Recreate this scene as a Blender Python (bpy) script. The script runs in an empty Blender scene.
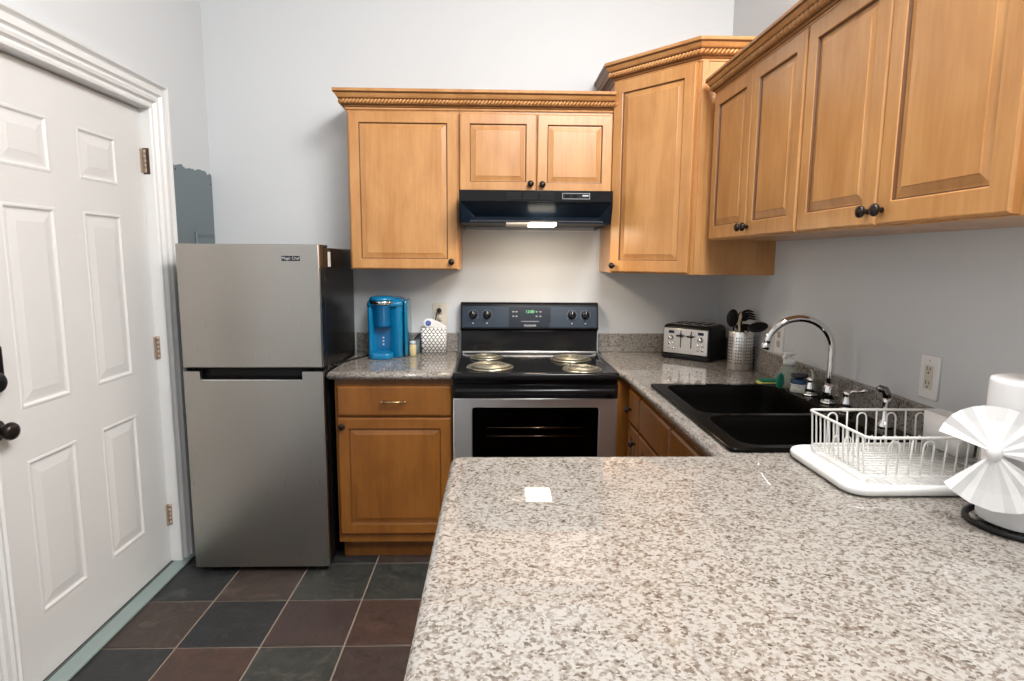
import bpy, bmesh, math, random
from mathutils import Vector, Matrix
C = bpy.context.scene.collection
R = random.Random(7)
pi = math.pi

# ------------------------------------------------------------------ camera
cd = bpy.data.cameras.new('camera'); cam = bpy.data.objects.new('camera', cd); C.objects.link(cam)
cd.sensor_width = 36; cd.lens = 606.525 / 1024 * 36; cd.clip_start = .02
yaw, pit, rol = -.0287, -.1349, .007
cy_, sy_, cp_, sp_ = math.cos(yaw), math.sin(yaw), math.cos(pit), math.sin(pit)
rt = Vector((cy_, sy_, 0)); fw = Vector((-sy_*cp_, cy_*cp_, sp_)); up = Vector((sy_*sp_, -cy_*sp_, cp_))
r2 = rt*math.cos(rol) + up*math.sin(rol); u2 = up*math.cos(rol) - rt*math.sin(rol)
M = Matrix((r2, u2, -fw)).transposed().to_4x4(); M.translation = (0, 0, 1.432)
cam.matrix_world = M
bpy.context.scene.camera = cam

# ------------------------------------------------------------------ world, lights, exposure
w = bpy.data.worlds.new('world'); bpy.context.scene.world = w; w.use_nodes = True
w.node_tree.nodes['Background'].inputs[0].default_value = (.93, .96, 1, 1)
w.node_tree.nodes['Background'].inputs[1].default_value = .47
def area(name, loc, target, sx, sy, energy, col=(1, 1, 1)):
    l = bpy.data.lights.new(name, 'AREA'); l.shape = 'RECTANGLE'; l.size = sx; l.size_y = sy; l.energy = energy; l.color = col
    o = bpy.data.objects.new(name, l); C.objects.link(o); o.location = loc
    o.rotation_euler = (Vector(target) - Vector(loc)).to_track_quat('-Z', 'Y').to_euler()
    return o
area('ceiling_light', (.70, 1.0, 3.17), (.55, 1.25, 0), .8, 1.2, 86, (1, .985, .965))
area('fill_light', (.6, -.4, 3.1), (-.3, 2.8, 1.9), 1.2, .9, 46, (1, .985, .97))  # unseen fill lamp added behind the camera for frontal light
area('hood_lamp', (.218, 2.872, 1.5775), (.218, 2.90, 0), .115, .15, 2.3, (1, .80, .58))
vs = bpy.context.scene.view_settings
vs.view_transform = 'Standard'; vs.look = 'None'; vs.gamma = 1; vs.use_curve_mapping = False
vs.exposure = .45

# ------------------------------------------------------------------ materials
def mat(name, col, rough=.5, metal=0., spec=.5, coat=0., trans=0., emit=None, estr=0., ior=1.5, coatr=.1):
    m = bpy.data.materials.new(name); m.use_nodes = True
    b = m.node_tree.nodes['Principled BSDF']; I = b.inputs
    I['Base Color'].default_value = (*col, 1); I['Roughness'].default_value = rough; I['Metallic'].default_value = metal
    I['Specular IOR Level'].default_value = spec; I['Coat Weight'].default_value = coat; I['Coat Roughness'].default_value = coatr
    I['Transmission Weight'].default_value = trans; I['IOR'].default_value = ior
    if emit: I['Emission Color'].default_value = (*emit, 1); I['Emission Strength'].default_value = estr
    return m
class N:
    """small node-graph helper"""
    def __init__(s, m): s.m = m; s.t = m.node_tree; s.b = s.t.nodes['Principled BSDF']
    def n(s, typ, **kw):
        x = s.t.nodes.new(typ)
        for k, v in kw.items():
            if k in x.inputs: x.inputs[k].default_value = v
            else: setattr(x, k, v)
        return x
    def l(s, a, b): s.t.links.new(a, b)
    def coord(s, scale=(1, 1, 1), which='Object'):
        tc = s.n('ShaderNodeTexCoord'); mp = s.n('ShaderNodeMapping'); mp.inputs['Scale'].default_value = scale
        s.l(tc.outputs[which], mp.inputs[0]); return mp.outputs[0]
    def noise(s, vec, scale, detail=3, rough=.5, dist=0.):
        x = s.n('ShaderNodeTexNoise', Scale=scale, Detail=detail, Roughness=rough, Distortion=dist); s.l(vec, x.inputs['Vector']); return x
    def ramp(s, fac, stops, interp='LINEAR'):
        x = s.n('ShaderNodeValToRGB'); e = x.color_ramp.elements; x.color_ramp.interpolation = interp
        while len(e) < len(stops): e.new(.5)
        for i, (p, c) in enumerate(stops): e[i].position = p; e[i].color = (*c, 1)
        s.l(fac, x.inputs[0]); return x.outputs[0]
    def mix(s, fac, a, b, mode='MIX'):
        x = s.n('ShaderNodeMix', data_type='RGBA', blend_type=mode)
        for sock, v in ((x.inputs[0], fac), (x.inputs[6], a), (x.inputs[7], b)):
            if hasattr(v, 'links'): s.l(v, sock)
            else: sock.default_value = v if not isinstance(v, tuple) else (*v, 1)
        return x.outputs[2]
    def math(s, op, a, b=None):
        x = s.n('ShaderNodeMath', operation=op)
        for i, v in enumerate((a, b)):
            if v is None: continue
            if hasattr(v, 'links'): s.l(v, x.inputs[i])
            else: x.inputs[i].default_value = v
        return x.outputs[0]
    def bump(s, h, strength=.2, dist=.002):
        x = s.n('ShaderNodeBump', Strength=strength, Distance=dist); s.l(h, x.inputs['Height']); s.l(x.outputs[0], s.b.inputs['Normal'])
    def base(s, c): s.l(c, s.b.inputs['Base Color'])

def wall_mat():
    m = mat('grey_wall_paint', (.665, .685, .70), .55, spec=.3); g = N(m)
    v = g.coord(); n = g.noise(v, 140, 3); g.bump(n.outputs[0], .12, .002); return m
def left_wall_mat():
    m = mat('grey_wall_paint_with_unpainted_patch', (.665, .685, .70), .55, spec=.3); g = N(m)
    v = g.coord(); sp = g.n('ShaderNodeSeparateXYZ'); g.l(v, sp.inputs[0])
    n = g.noise(v, 30, 2)
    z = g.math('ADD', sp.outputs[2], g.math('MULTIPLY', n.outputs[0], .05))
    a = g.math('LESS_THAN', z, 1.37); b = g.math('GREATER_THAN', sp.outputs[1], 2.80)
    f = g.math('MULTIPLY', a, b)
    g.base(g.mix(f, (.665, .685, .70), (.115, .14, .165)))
    n2 = g.noise(v, 140, 3); g.bump(n2.outputs[0], .12, .002); return m
def wood_mat(name, light, dark, rough=.33):
    m = mat(name, light, rough, spec=.45, coat=.25, coatr=.22); g = N(m)
    v = g.coord((1, 1, .09)); n1 = g.noise(v, 55, 4, .6, .3)
    v2 = g.coord((1, 1, .35)); n2 = g.noise(v2, 7, 3, .55, .6)
    v3 = g.coord((1, 1, .02)); n3 = g.noise(v3, 260, 2, .5)
    f = g.math('ADD', g.math('MULTIPLY', n1.outputs[0], .35), g.math('MULTIPLY', n2.outputs[0], .65))
    c = g.ramp(f, [(.30, dark), (.60, light)])
    k = g.ramp(n3.outputs[0], [(.35, (.86, .84, .82)), (.6, (1, 1, 1))])
    g.base(g.mix(.2, c, g.mix(1., c, k, 'MULTIPLY'))); return m
def granite_mat():
    m = mat('speckled_beige_granite', (.55, .48, .42), .025, spec=.5); g = N(m)
    v = g.coord()
    d = g.noise(v, 60, 2); dv = g.n('ShaderNodeVectorMath', operation='SCALE'); g.l(d.outputs['Color'], dv.inputs[0]); dv.inputs['Scale'].default_value = .008
    av = g.n('ShaderNodeVectorMath', operation='ADD'); g.l(v, av.inputs[0]); g.l(dv.outputs[0], av.inputs[1])
    vo = g.n('ShaderNodeTexVoronoi', Scale=210.); g.l(av.outputs[0], vo.inputs['Vector'])
    sc = g.n('ShaderNodeSeparateColor'); g.l(vo.outputs['Color'], sc.inputs[0])
    n = g.noise(v, 85, 5, .65); nb = g.noise(v, 22, 3, .6)
    f = g.math('ADD', g.math('MULTIPLY', sc.outputs[0], .42), g.math('ADD', g.math('MULTIPLY', n.outputs[0], .72), g.math('MULTIPLY', nb.outputs[0], .28)))
    c = g.ramp(f, [(.36, (.048, .039, .033)), (.47, (.108, .085, .068)), (.56, (.175, .145, .12)), (.66, (.24, .215, .188)), (.80, (.325, .307, .281))])
    g.base(c); return m
def slate_mat(name, a, b, c):
    m = mat(name, a, .5, spec=.4); g = N(m); v = g.coord()
    n1 = g.noise(v, 16, 6, .72, 1.2); n2 = g.noise(v, 6, 6, .68, 2.2)
    k = g.ramp(n1.outputs[0], [(.36, b), (.60, a)])
    g.base(g.mix(g.ramp(n2.outputs[0], [(.54, (0, 0, 0)), (.70, (1, 1, 1))]), k, c))
    h = g.noise(v, 25, 5, .7); g.bump(h.outputs[0], .5, .006)
    r = g.ramp(n1.outputs[0], [(.3, (.32,)*3), (.7, (.55,)*3)]); g.l(r, g.b.inputs['Roughness']); return m
def steel_mat(name, col, rough, grain=(1, 1, .02), k=.06):
    m = mat(name, col, rough, 1.); g = N(m); v = g.coord(grain); n = g.noise(v, 420, 2)
    r = g.n('ShaderNodeMapRange'); g.l(n.outputs[0], r.inputs[0]); r.inputs['To Min'].default_value = rough-k; r.inputs['To Max'].default_value = rough+k
    g.l(r.outputs[0], g.b.inputs['Roughness']); return m
def net_mat():
    m = mat('white_weave_with_black_net', (.8, .79, .77), .6); g = N(m); v = g.coord(); sp = g.n('ShaderNodeSeparateXYZ'); g.l(v, sp.inputs[0])
    a = g.math('COSINE', g.math('MULTIPLY', g.math('ADD', sp.outputs[0], sp.outputs[1]), 2*pi/.042))
    zz = g.math('MULTIPLY', sp.outputs[2], pi/.030)
    w_ = g.math('SINE', g.math('ADD', zz, g.math('MULTIPLY', a, 1.15)))
    w2 = g.math('SINE', g.math('SUBTRACT', zz, g.math('MULTIPLY', a, 1.15)))
    f = g.math('LESS_THAN', g.math('MINIMUM', g.math('ABSOLUTE', w_), g.math('ABSOLUTE', w2)), .30)
    g.base(g.mix(f, (.82, .81, .79), (.02, .02, .025))); return m
WALL, LWALL = wall_mat(), left_wall_mat()
CEIL = mat('white_ceiling_paint', (.8, .8, .79), .7)
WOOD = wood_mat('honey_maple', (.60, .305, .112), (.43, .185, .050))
WOODB = wood_mat('honey_maple_shaded', (.255, .095, .016), (.165, .055, .007))  # same maple, darkened in its colour for the weaker light low down
GLAZE = mat('dark_glaze_in_grooves', (.15, .062, .022), .4)
GLAZEB = mat('dark_glaze_in_base_grooves', (.13, .05, .014), .4)
ENDGR = mat('raw_grey_crown_end', (.33, .27, .23), .7)
GRAN = granite_mat()
WHITE = mat('white_door_paint', (.74, .735, .72), .38)
TRIM = mat('white_gloss_trim', (.80, .80, .79), .3)
THRESH = mat('grey_green_threshold', (.26, .325, .315), .45)
PANEL = mat('slate_grey_panel_paint', (.165, .205, .225), .5)
SLATE = [slate_mat('charcoal_slate', (.030, .032, .034), (.016, .018, .019), (.055, .055, .052)),
         slate_mat('brown_slate', (.062, .044, .037), (.036, .027, .024), (.10, .075, .058)),
         slate_mat('blue_black_slate', (.027, .028, .031), (.017, .018, .020), (.045, .046, .048)),
         slate_mat('plum_slate', (.062, .040, .036), (.038, .027, .026), (.06, .046, .042)),
         slate_mat('green_slate', (.050, .050, .044), (.026, .029, .027), (.095, .085, .072)),
         slate_mat('rust_slate', (.080, .045, .034), (.045, .028, .023), (.05, .038, .034))]
GROUT = mat('tan_grout', (.27, .22, .175), .85)
FRIDGE = steel_mat('brushed_fridge_steel', (.45, .43, .395), .30)
STEEL = steel_mat('brushed_steel', (.84, .825, .81), .33, (.02, 1, 1), .02)
CHROME = mat('chrome', (.80, .80, .80), .07, 1.)
BLACKG = mat('gloss_black_enamel', (.010, .010, .011), .13, spec=.28)
BLACKP = mat('black_plastic', (.009, .009, .010), .32, spec=.25)
BLACKS = mat('satin_black_side', (.009, .008, .008), .2, spec=.22)
SINKM = mat('black_composite', (.003, .0027, .0023), .14, spec=.09)
SINKIN = mat('matt_black_composite', (.0022, .0018, .0014), .5, spec=.06)
NAVYB = mat('blue_black_panel', (.016, .028, .048), .24, spec=.28)
BRONZE = mat('oil_rubbed_bronze', (.028, .020, .017), .28, .6)
BRASS = mat('antique_brass', (.50, .38, .20), .3, 1.)
NICKEL = mat('painted_hinge', (.46, .36, .28), .45, .3)
RUST = mat('dark_hinge_recess', (.06, .03, .02), .6)
GLASSD = mat('dark_oven_glass', (.010, .007, .005), .04, spec=.4)
LENS = mat('lit_lamp_lens', (1, .95, .85), .3, emit=(1, .86, .66), estr=9)
FILTER = mat('grease_filter', (.045, .045, .047), .5, .5)
GREEN = mat('green_led', (.05, .2, .06), .4, emit=(.25, .9, .35), estr=.7)
GREYTXT = mat('pale_print', (.62, .64, .66), .5)
TEAL = mat('turquoise_plastic', (.002, .18, .385), .2, coat=.4)
TEALD = mat('deep_turquoise_plastic', (.002, .125, .31), .2, coat=.3)
TANK = mat('smoky_teal_tank', (.004, .165, .29), .12, coat=.4)
NET = net_mat()
PAPER = mat('white_paper', (.80, .80, .80), .85, spec=.2)
PLWHITE = mat('white_plastic', (.86, .86, .85), .3)
WIREW = mat('white_coated_wire', (.74, .73, .70), .3)
IVORY = mat('ivory_plastic', (.68, .63, .54), .35)
COIL = mat('worn_coil_metal', (.36, .34, .27), .42, .7)
DRIP = mat('worn_drip_pan', (.50, .48, .39), .28, .9)
WOODU = mat('pale_wooden_handle', (.62, .47, .32), .5)
CLEAR = mat('clear_plastic', (.93, .96, .95), .06, trans=.94, ior=1.2)
SOAP = mat('clear_green_soap', (.72, .80, .74), .1, trans=.75, ior=1.2)
SPY = mat('yellow_sponge', (.72, .66, .16), .9)
SPG = mat('green_scourer', (.01, .22, .13), .8)
NAVY = mat('navy_plastic', (.015, .055, .14), .25)
BRIST = mat('white_bristles', (.80, .79, .74), .7)
SPICE = mat('tan_powder', (.60, .50, .28), .8)
LABELW = mat('white_label', (.78, .77, .74), .5)
LABELB = mat('blue_print', (.06, .10, .36), .5)
CORD = mat('black_rubber_cord', (.012, .012, .013), .4)

# ------------------------------------------------------------------ mesh helpers
OFF = {}
class MB:
    def __init__(s): s.bm = bmesh.new(); s.mats = []; s.cur = 0
    def mi(s, m):
        if m not in s.mats: s.mats.append(m)
        s.cur = s.mats.index(m); return s
    def face(s, vs, smooth=False):
        try: f = s.bm.faces.new(vs)
        except ValueError: return None
        f.material_index = s.cur; f.smooth = smooth; return f
    def box(s, lo, hi, bev=0., seg=2):
        lo, hi = [min(a, b) for a, b in zip(lo, hi)], [max(a, b) for a, b in zip(lo, hi)]
        v = [s.bm.verts.new((x, y, z)) for x in (lo[0], hi[0]) for y in (lo[1], hi[1]) for z in (lo[2], hi[2])]
        fs = [s.face([v[i] for i in q]) for q in ((0, 1, 3, 2), (4, 6, 7, 5), (0, 4, 5, 1), (2, 3, 7, 6), (0, 2, 6, 4), (1, 5, 7, 3))]
        if bev > 0:
            es = list({e for f in fs for e in f.edges})
            r = bmesh.ops.bevel(s.bm, geom=es, offset=bev, segments=seg, profile=.5, affect='EDGES', clamp_overlap=True)
            for f in r['faces']: f.material_index = s.cur; f.smooth = True
        return s
    def loops(s, rings, cap0=True, cap1=True, closed=True, smooth=True):
        vr = [[s.bm.verts.new(p) for p in r] for r in rings]
        n = len(vr[0])
        for a, b in zip(vr, vr[1:]):
            for i in range(n if closed else n-1):
                j = (i+1) % n
                s.face([a[i], a[j], b[j], b[i]], smooth)
        if cap0: s.face(list(reversed(vr[0])))
        if cap1: s.face(vr[-1])
        return s
    def lathe(s, c, prof, seg=24, axis='Z', cap0=True, cap1=True, smooth=True):
        rings = []
        for r, h in prof:
            ring = []
            for i in range(seg):
                a = 2*pi*i/seg; x, y = r*math.cos(a), r*math.sin(a)
                if isinstance(axis, str):
                    p = {'Z': (x, y, h), 'Y': (x, h, -y), 'X': (h, x, y)}[axis]
                    ring.append((c[0]+p[0], c[1]+p[1], c[2]+p[2]))
                else:
                    q = axis @ Vector((x, y, h)); ring.append((c[0]+q.x, c[1]+q.y, c[2]+q.z))
            rings.append(ring)
        return s.loops(rings, cap0, cap1, True, smooth)
    def tube(s, pts, r, seg=8, caps=True, closed=False):
        pts = [Vector(p) for p in pts]; n = len(pts)
        rr = r if isinstance(r, (list, tuple)) else [r]*n
        rings = []; prev = None
        for i, p in enumerate(pts):
            if closed: t = (pts[(i+1) % n]-pts[i-1]).normalized()
            else: t = (pts[min(i+1, n-1)]-pts[max(i-1, 0)]).normalized()
            if prev is None:
                a = Vector((0, 0, 1)) if abs(t.z) < .9 else Vector((1, 0, 0)); u = t.cross(a).normalized()
            else:
                u = prev - t*prev.dot(t); u = u.normalized()
            prev = u; v = t.cross(u)
            rings.append([p+(u*math.cos(2*pi*k/seg)+v*math.sin(2*pi*k/seg))*rr[i] for k in range(seg)])
        if closed: rings.append(rings[0]); return s.loops(rings, False, False)
        return s.loops(rings, caps, caps)
    def ball(s, c, rad, seg=12, rot=None):
        rx, ry, rz = rad if isinstance(rad, (tuple, list)) else (rad,)*3
        m = Matrix.Translation(c) @ ((rot.to_4x4()) if rot else Matrix()) @ Matrix.Diagonal((rx, ry, rz, 1))
        r = bmesh.ops.create_uvsphere(s.bm, u_segments=seg, v_segments=max(6, seg*2//3), radius=1, matrix=m)
        for f in {f for v in r['verts'] for f in v.link_faces}: f.material_index = s.cur; f.smooth = True
        return s
    def prism(s, poly, d0, d1, f, smooth=False):
        """poly: 2D points; f(a,b,d) -> xyz"""
        s.loops([[f(a, b, d0) for a, b in poly], [f(a, b, d1) for a, b in poly]], True, True, True, smooth); return s
    def sweep(s, path, prof, f, caps=True, closed_prof=True, smooth=False):
        """mitred sweep. path: 2D points, prof: (offset to the right of travel, height); f(a,b,h)->xyz"""
        P = [Vector(p) for p in path]; rings = []
        def nr(a, b): d = (b-a).normalized(); return Vector((d.y, -d.x))
        for i, p in enumerate(P):
            if i == 0: m = nr(P[0], P[1])
            elif i == len(P)-1: m = nr(P[-2], P[-1])
            else:
                a, b = nr(P[i-1], p), nr(p, P[i+1]); m = (a+b); m = m/ (m.dot(a))
            rings.append([f(p.x+m.x*o, p.y+m.y*o, h) for o, h in prof])
        return s.loops(rings, caps, caps, closed_prof, smooth)
    def build(s, name, material=None, parent=None, local=False, recalc=True):
        if material is not None and not s.mats: s.mats = [material]
        elif material is not None: s.mats = [material]
        if recalc: bmesh.ops.recalc_face_normals(s.bm, faces=s.bm.faces)
        o = OFF.get(parent.name, Vector()) if parent and not local else Vector()
        if o.length: bmesh.ops.translate(s.bm, verts=s.bm.verts, vec=-o)
        me = bpy.data.meshes.new(name); s.bm.to_mesh(me); s.bm.free()
        for m in s.mats: me.materials.append(m)
        ob = bpy.data.objects.new(name, me); C.objects.link(ob)
        if parent: ob.parent = parent; OFF[ob.name] = OFF.get(parent.name, Vector())
        else: OFF[ob.name] = Vector()
        return ob
def tag(o, label, cat, group=None):
    o['label'] = label; o['category'] = cat
    if group: o['group'] = group
    return o
def thing(name, label, cat, loc=(0, 0, 0), rz=0., group=None):
    o = bpy.data.objects.new(name, None); C.objects.link(o); o.location = loc; o.rotation_euler = (0, 0, rz); o.empty_display_size = .05
    OFF[o.name] = Vector(loc); return tag(o, label, cat, group)
def struct(mb, name, m=None, parent=None):
    o = mb.build(name, m, parent)
    if not parent: o['kind'] = 'structure'
    return o
def rrect(x0, x1, y0, y1, r, n=5):
    out = []
    for cx, cy, a0 in ((x1-r, y1-r, 0), (x0+r, y1-r, pi/2), (x0+r, y0+r, pi), (x1-r, y0+r, 1.5*pi)):
        for k in range(n+1):
            a = a0+pi/2*k/n; out.append((cx+r*math.cos(a), cy+r*math.sin(a)))
    return out
XY = lambda a, b, d: (a, b, d)
XZ = lambda a, b, d: (a, d, b)
YZ = lambda a, b, d: (d, a, b)
def slab(name, outline, holes, ztop, thick, bev, material, parent=None, res=3):
    """flat slab with bullnosed edges and holes, from a filled 2D curve turned into a mesh"""
    cu = bpy.data.curves.new(name, 'CURVE'); cu.dimensions = '2D'; cu.fill_mode = 'BOTH'
    for poly in [outline]+holes:
        sp = cu.splines.new('POLY'); sp.points.add(len(poly)-1); sp.use_cyclic_u = True
        for p, (x, y) in zip(sp.points, poly): p.co = (x, y, 0, 1)
    cu.extrude = thick/2-bev; cu.bevel_depth = bev; cu.bevel_resolution = res; cu.offset = -bev
    t = bpy.data.objects.new(name+'_curve', cu); C.objects.link(t)
    bpy.context.view_layer.update()
    me = bpy.data.meshes.new_from_object(t.evaluated_get(bpy.context.evaluated_depsgraph_get()))
    bpy.data.objects.remove(t); bpy.data.curves.remove(cu)
    mb = MB(); mb.bm.from_mesh(me); bpy.data.meshes.remove(me)
    bmesh.ops.translate(mb.bm, verts=mb.bm.verts, vec=(0, 0, ztop-thick/2))
    bmesh.ops.remove_doubles(mb.bm, verts=mb.bm.verts, dist=1e-5)
    for f in mb.bm.faces: f.smooth = abs(f.normal.z) < .99; f.material_index = 0
    return mb.build(name, material, parent)
def text(s, size, name, material, parent, mtx, ext=.0006, font_scale=(1, 1)):
    cu = bpy.data.curves.new(name, 'FONT'); cu.body = s; cu.size = size; cu.extrude = ext; cu.align_x = 'CENTER'; cu.align_y = 'CENTER'
    t = bpy.data.objects.new(name+'_curve', cu); C.objects.link(t); bpy.context.view_layer.update()
    me = bpy.data.meshes.new_from_object(t.evaluated_get(bpy.context.evaluated_depsgraph_get()))
    bpy.data.objects.remove(t); bpy.data.curves.remove(cu)
    mb = MB(); mb.bm.from_mesh(me); bpy.data.meshes.remove(me)
    bmesh.ops.transform(mb.bm, matrix=mtx, verts=mb.bm.verts)
    for f in mb.bm.faces: f.material_index = 0
    return mb.build(name, material, parent)
FRONT = Matrix(((1, 0, 0, 0), (0, 0, -1, 0), (0, 1, 0, 0), (0, 0, 0, 1)))   # text plane facing -Y
def at(x, y, z): return Matrix.Translation((x, y, z))

# key planes
H = .926; XW, YB, XL, XD = 1.2264, 3.292, -1.485, -1.515
CT = .040          # worktop thickness

# ------------------------------------------------------------------ room shell
ZC, YR = 3.2, -2.6
struct(MB().box((XW, YR, 0), (XW+.12, YB+.12, ZC)), 'wall_right', WALL)
struct(MB().box((XL-.12, YB, 0), (XW, YB+.12, ZC)), 'wall_back', WALL)
DY0, DY1, DZ = 1.785, 2.73, 2.052       # door opening
wl = MB().box((XL-.12, YR, 0), (XL, DY0-.015, ZC)).box((XL-.12, DY1+.015, 0), (XL, YB, ZC)).box((XL-.12, DY0-.015, DZ+.012), (XL, DY1+.015, ZC))
struct(wl, 'wall_left', LWALL)
struct(MB().box((XL-.12, YR, ZC), (XW+.12, YB+.12, ZC+.1)), 'ceiling', CEIL)
# slate floor: one tile = one block on the grout bed
fl = MB(); fl.mi(GROUT); fl.box((XL-.12, YR, -.06), (XW, YB, -.004))
tx, ty, tp = -1.1743, 2.4063, .3083
known = {(-1, 0): 0, (0, 0): 1, (1, 0): 4, (2, 0): 4, (3, 0): 0, (-1, -1): 1, (0, -1): 2, (1, -1): 3, (2, -1): 5, (3, -1): 1,
         (-1, -2): 0, (0, -2): 5, (1, -2): 4, (2, -2): 3, (3, -2): 1, (-1, 1): 2, (0, 1): 4, (1, 1): 0, (2, 1): 1, (3, 1): 3, (-1, -3): 1, (0, -3): 0}
for i in range(-2, 9):
    for j in range(-17, 4):
        x0, x1 = max(tx+i*tp+.0035, XL-.12), min(tx+(i+1)*tp-.0035, XW); y0, y1 = max(ty+j*tp+.0035, YR), min(ty+(j+1)*tp-.0035, YB)
        if x1-x0 < .02 or y1-y0 < .02: continue
        fl.mi(SLATE[known.get((i, j), R.randrange(6))]); fl.box((x0, y0, -.02), (x1, y1, 0), .002, 1)
struct(fl, 'floor')

# door casing (mitred profile), jamb, threshold
CASEP = [(-.012, -.010), (.0, .0), (.0, .012), (.004, .018), (.014, .020), (.020, .014), (.026, .014), (.034, .026), (.046, .030), (.052, .022), (.058, .022), (.066, .034), (.086, .036), (.092, .030), (.096, .020), (.100, .020), (.106, .038), (.112, .040), (.114, .0)]
CASEP = [(o, max(h, 0)) for o, h in CASEP[1:]]
f = lambda a, b, h: (XL+h, a, b)
cs = MB().sweep([(DY0, 0), (DY0, DZ), (DY1, DZ), (DY1, 0)], [(-o, h) for o, h in CASEP], f)
struct(cs, 'trim_1', TRIM)
jb = MB().box((XL-.115, DY0-.0149, 0), (XL, DY0, DZ)).box((XL-.115, DY1, 0), (XL, DY1+.0149, DZ)).box((XL-.115, DY0, DZ-.0005), (XL, DY1, DZ+.0119))
jb.box((XD-.048, DY0, 0.01), (XD-.0401, DY0+.01, DZ-.001)).box((XD-.048, DY1-.01, .01), (XD-.0401, DY1, DZ-.001))
struct(jb, 'trim_2', TRIM)
th = MB().box((XL-.115, DY0, .0005), (XD-.002, DY1, .010), .002).box((XD-.002, DY0-.015, .0005), (-1.437, DY1+.09, .012), .004)
struct(th, 'trim_3', THRESH)
struct(MB().box((XD-.034, DY0+.001, .0105), (XD+.007, DY1-.001, .0136)).box((XD+.011, DY0+.001, .0122), (XD+.0135, DY1-.001, .0138)), 'trim_4', mat('dark_door_gap', (.03, .035, .035), .6))  # dark strips standing in for the shaded gap under the door

# ------------------------------------------------------------------ panelled doors
def ring_panel(mb, fr, x0, x1, z0, z1, rings, m_main, m_groove, groove=()):
    """nested rectangular rings (inset, depth) mapped by fr(a,b,d); faces of ring i in 'groove' take the glaze"""
    prev = None
    for k, (ins, d) in enumerate(rings):
        q = [(x0+ins, z0+ins), (x1-ins, z0+ins), (x1-ins, z1-ins), (x0+ins, z1-ins)]
        cur = [mb.bm.verts.new(fr(a, b, d)) for a, b in q]
        if prev:
            mb.mi(m_groove if k in groove else m_main)
            for i in range(4): mb.face([prev[i], prev[(i+1) % 4], cur[(i+1) % 4], cur[i]])
        prev = cur
    mb.mi(m_main); mb.face(prev)
def raised_door(name, parent, fr, x0, x1, z0, z1, wood=None, glaze=None, fw_=.046, t=.02):
    """raised-panel cabinet door. fr(a,b,d): d grows towards the room, 0 = back of door"""
    wood, glaze = wood or WOOD, glaze or GLAZE
    mb = MB(); mb.mi(wood)
    back = [mb.bm.verts.new(fr(a, b, 0)) for a, b in ((x0, z0), (x1, z0), (x1, z1), (x0, z1))]
    mb.face(back)
    ring_panel(mb, fr, x0, x1, z0, z1, [(0, 0), (0, t-.005), (.0015, t-.002), (.005, t), (fw_, t), (fw_+.002, t-.002), (fw_+.004, t-.0085), (fw_+.0065, t-.0092), (fw_+.010, t-.009), (fw_+.028, t-.0042), (fw_+.030, t-.0022)], wood, glaze, (6, 7))
    bmesh.ops.remove_doubles(mb.bm, verts=mb.bm.verts, dist=1e-6)
    return mb.build(name, None, parent)
def knob(parent, p, axis='Y', mt=None, r=.0155, label=None):
    """mushroom knob whose stem starts at p and points to -axis"""
    k = -1
    prof = [(.006, 0), (.007, .003), (.0055, .008), (.007, .012), (r*.85, .015), (r, .020), (r*.9, .025), (r*.55, .0285), (.001, .030)]
    mb = MB().lathe(p, [(a, k*h) for a, h in prof], 16, axis) if isinstance(axis, str) else MB().lathe(p, prof, 16, axis)
    return mb.build('knob', mt or BRONZE, parent)

# entry door
d = MB(); d.mi(WHITE)
door = MB(); door.mi(WHITE)
ys = [(1.938, 2.172), (2.316, 2.545)]; zs = [(.235, .768), (.938, 1.594), (1.708, 1.896)]
gy = [DY0+.003, ys[0][0], ys[0][1], ys[1][0], ys[1][1], DY1-.003]; gz = [.014, zs[0][0], zs[0][1], zs[1][0], zs[1][1], zs[2][0], zs[2][1], DZ-.004]
fr = lambda a, b, dd: (XD+dd, a, b)
for i in range(5):
    for j in range(7):
        q = (gy[i], gy[i+1], gz[j], gz[j+1])
        if i in (1, 3) and j in (1, 3, 5):
            ring_panel(door, fr, *q, [(0, 0), (.004, .0016), (.010, .0016), (.017, -.0040), (.024, -.0044), (.050, -.0008), (.054, 0)], WHITE, WHITE)
        else:
            vs_ = [door.bm.verts.new(fr(a, b, 0)) for a, b in ((q[0], q[2]), (q[1], q[2]), (q[1], q[3]), (q[0], q[3]))]; door.face(vs_)
bmesh.ops.remove_doubles(door.bm, verts=door.bm.verts, dist=1e-5)
y0, y1, z0, z1, xb = gy[0], gy[-1], gz[0], gz[-1], XD-.04
bv = [e for e in door.bm.edges if len(e.link_faces) == 1]
r_ = bmesh.ops.extrude_edge_only(door.bm, edges=bv)
for v in [g for g in r_['geom'] if isinstance(g, bmesh.types.BMVert)]: v.co.x = xb
door.bm.faces.ensure_lookup_table()
bb = [e for e in door.bm.edges if len(e.link_faces) == 1]
bmesh.ops.holes_fill(door.bm, edges=bb, sides=0)
dr = struct(door, 'door_1')
MB().lathe((XD, 1.832, .900), [(.033, 0), (.033, .006), (.026, .010), (.012, .014), (.012, .025), (.020, .030), (.027, .040), (.028, .047), (.024, .056), (.013, .061), (.001, .062)], 24, 'X').build('door_knob', BRONZE, dr)
lk = MB().box((XD+.0005, 1.795, 1.020), (XD+.022, 1.865, 1.160), .008).lathe((XD+.022, 1.830, 1.050), [(.030, -.004), (.030, .006), (.024, .012), (.001, .013)], 20, 'X')
lk.build('deadbolt', BLACKP, dr)
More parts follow.
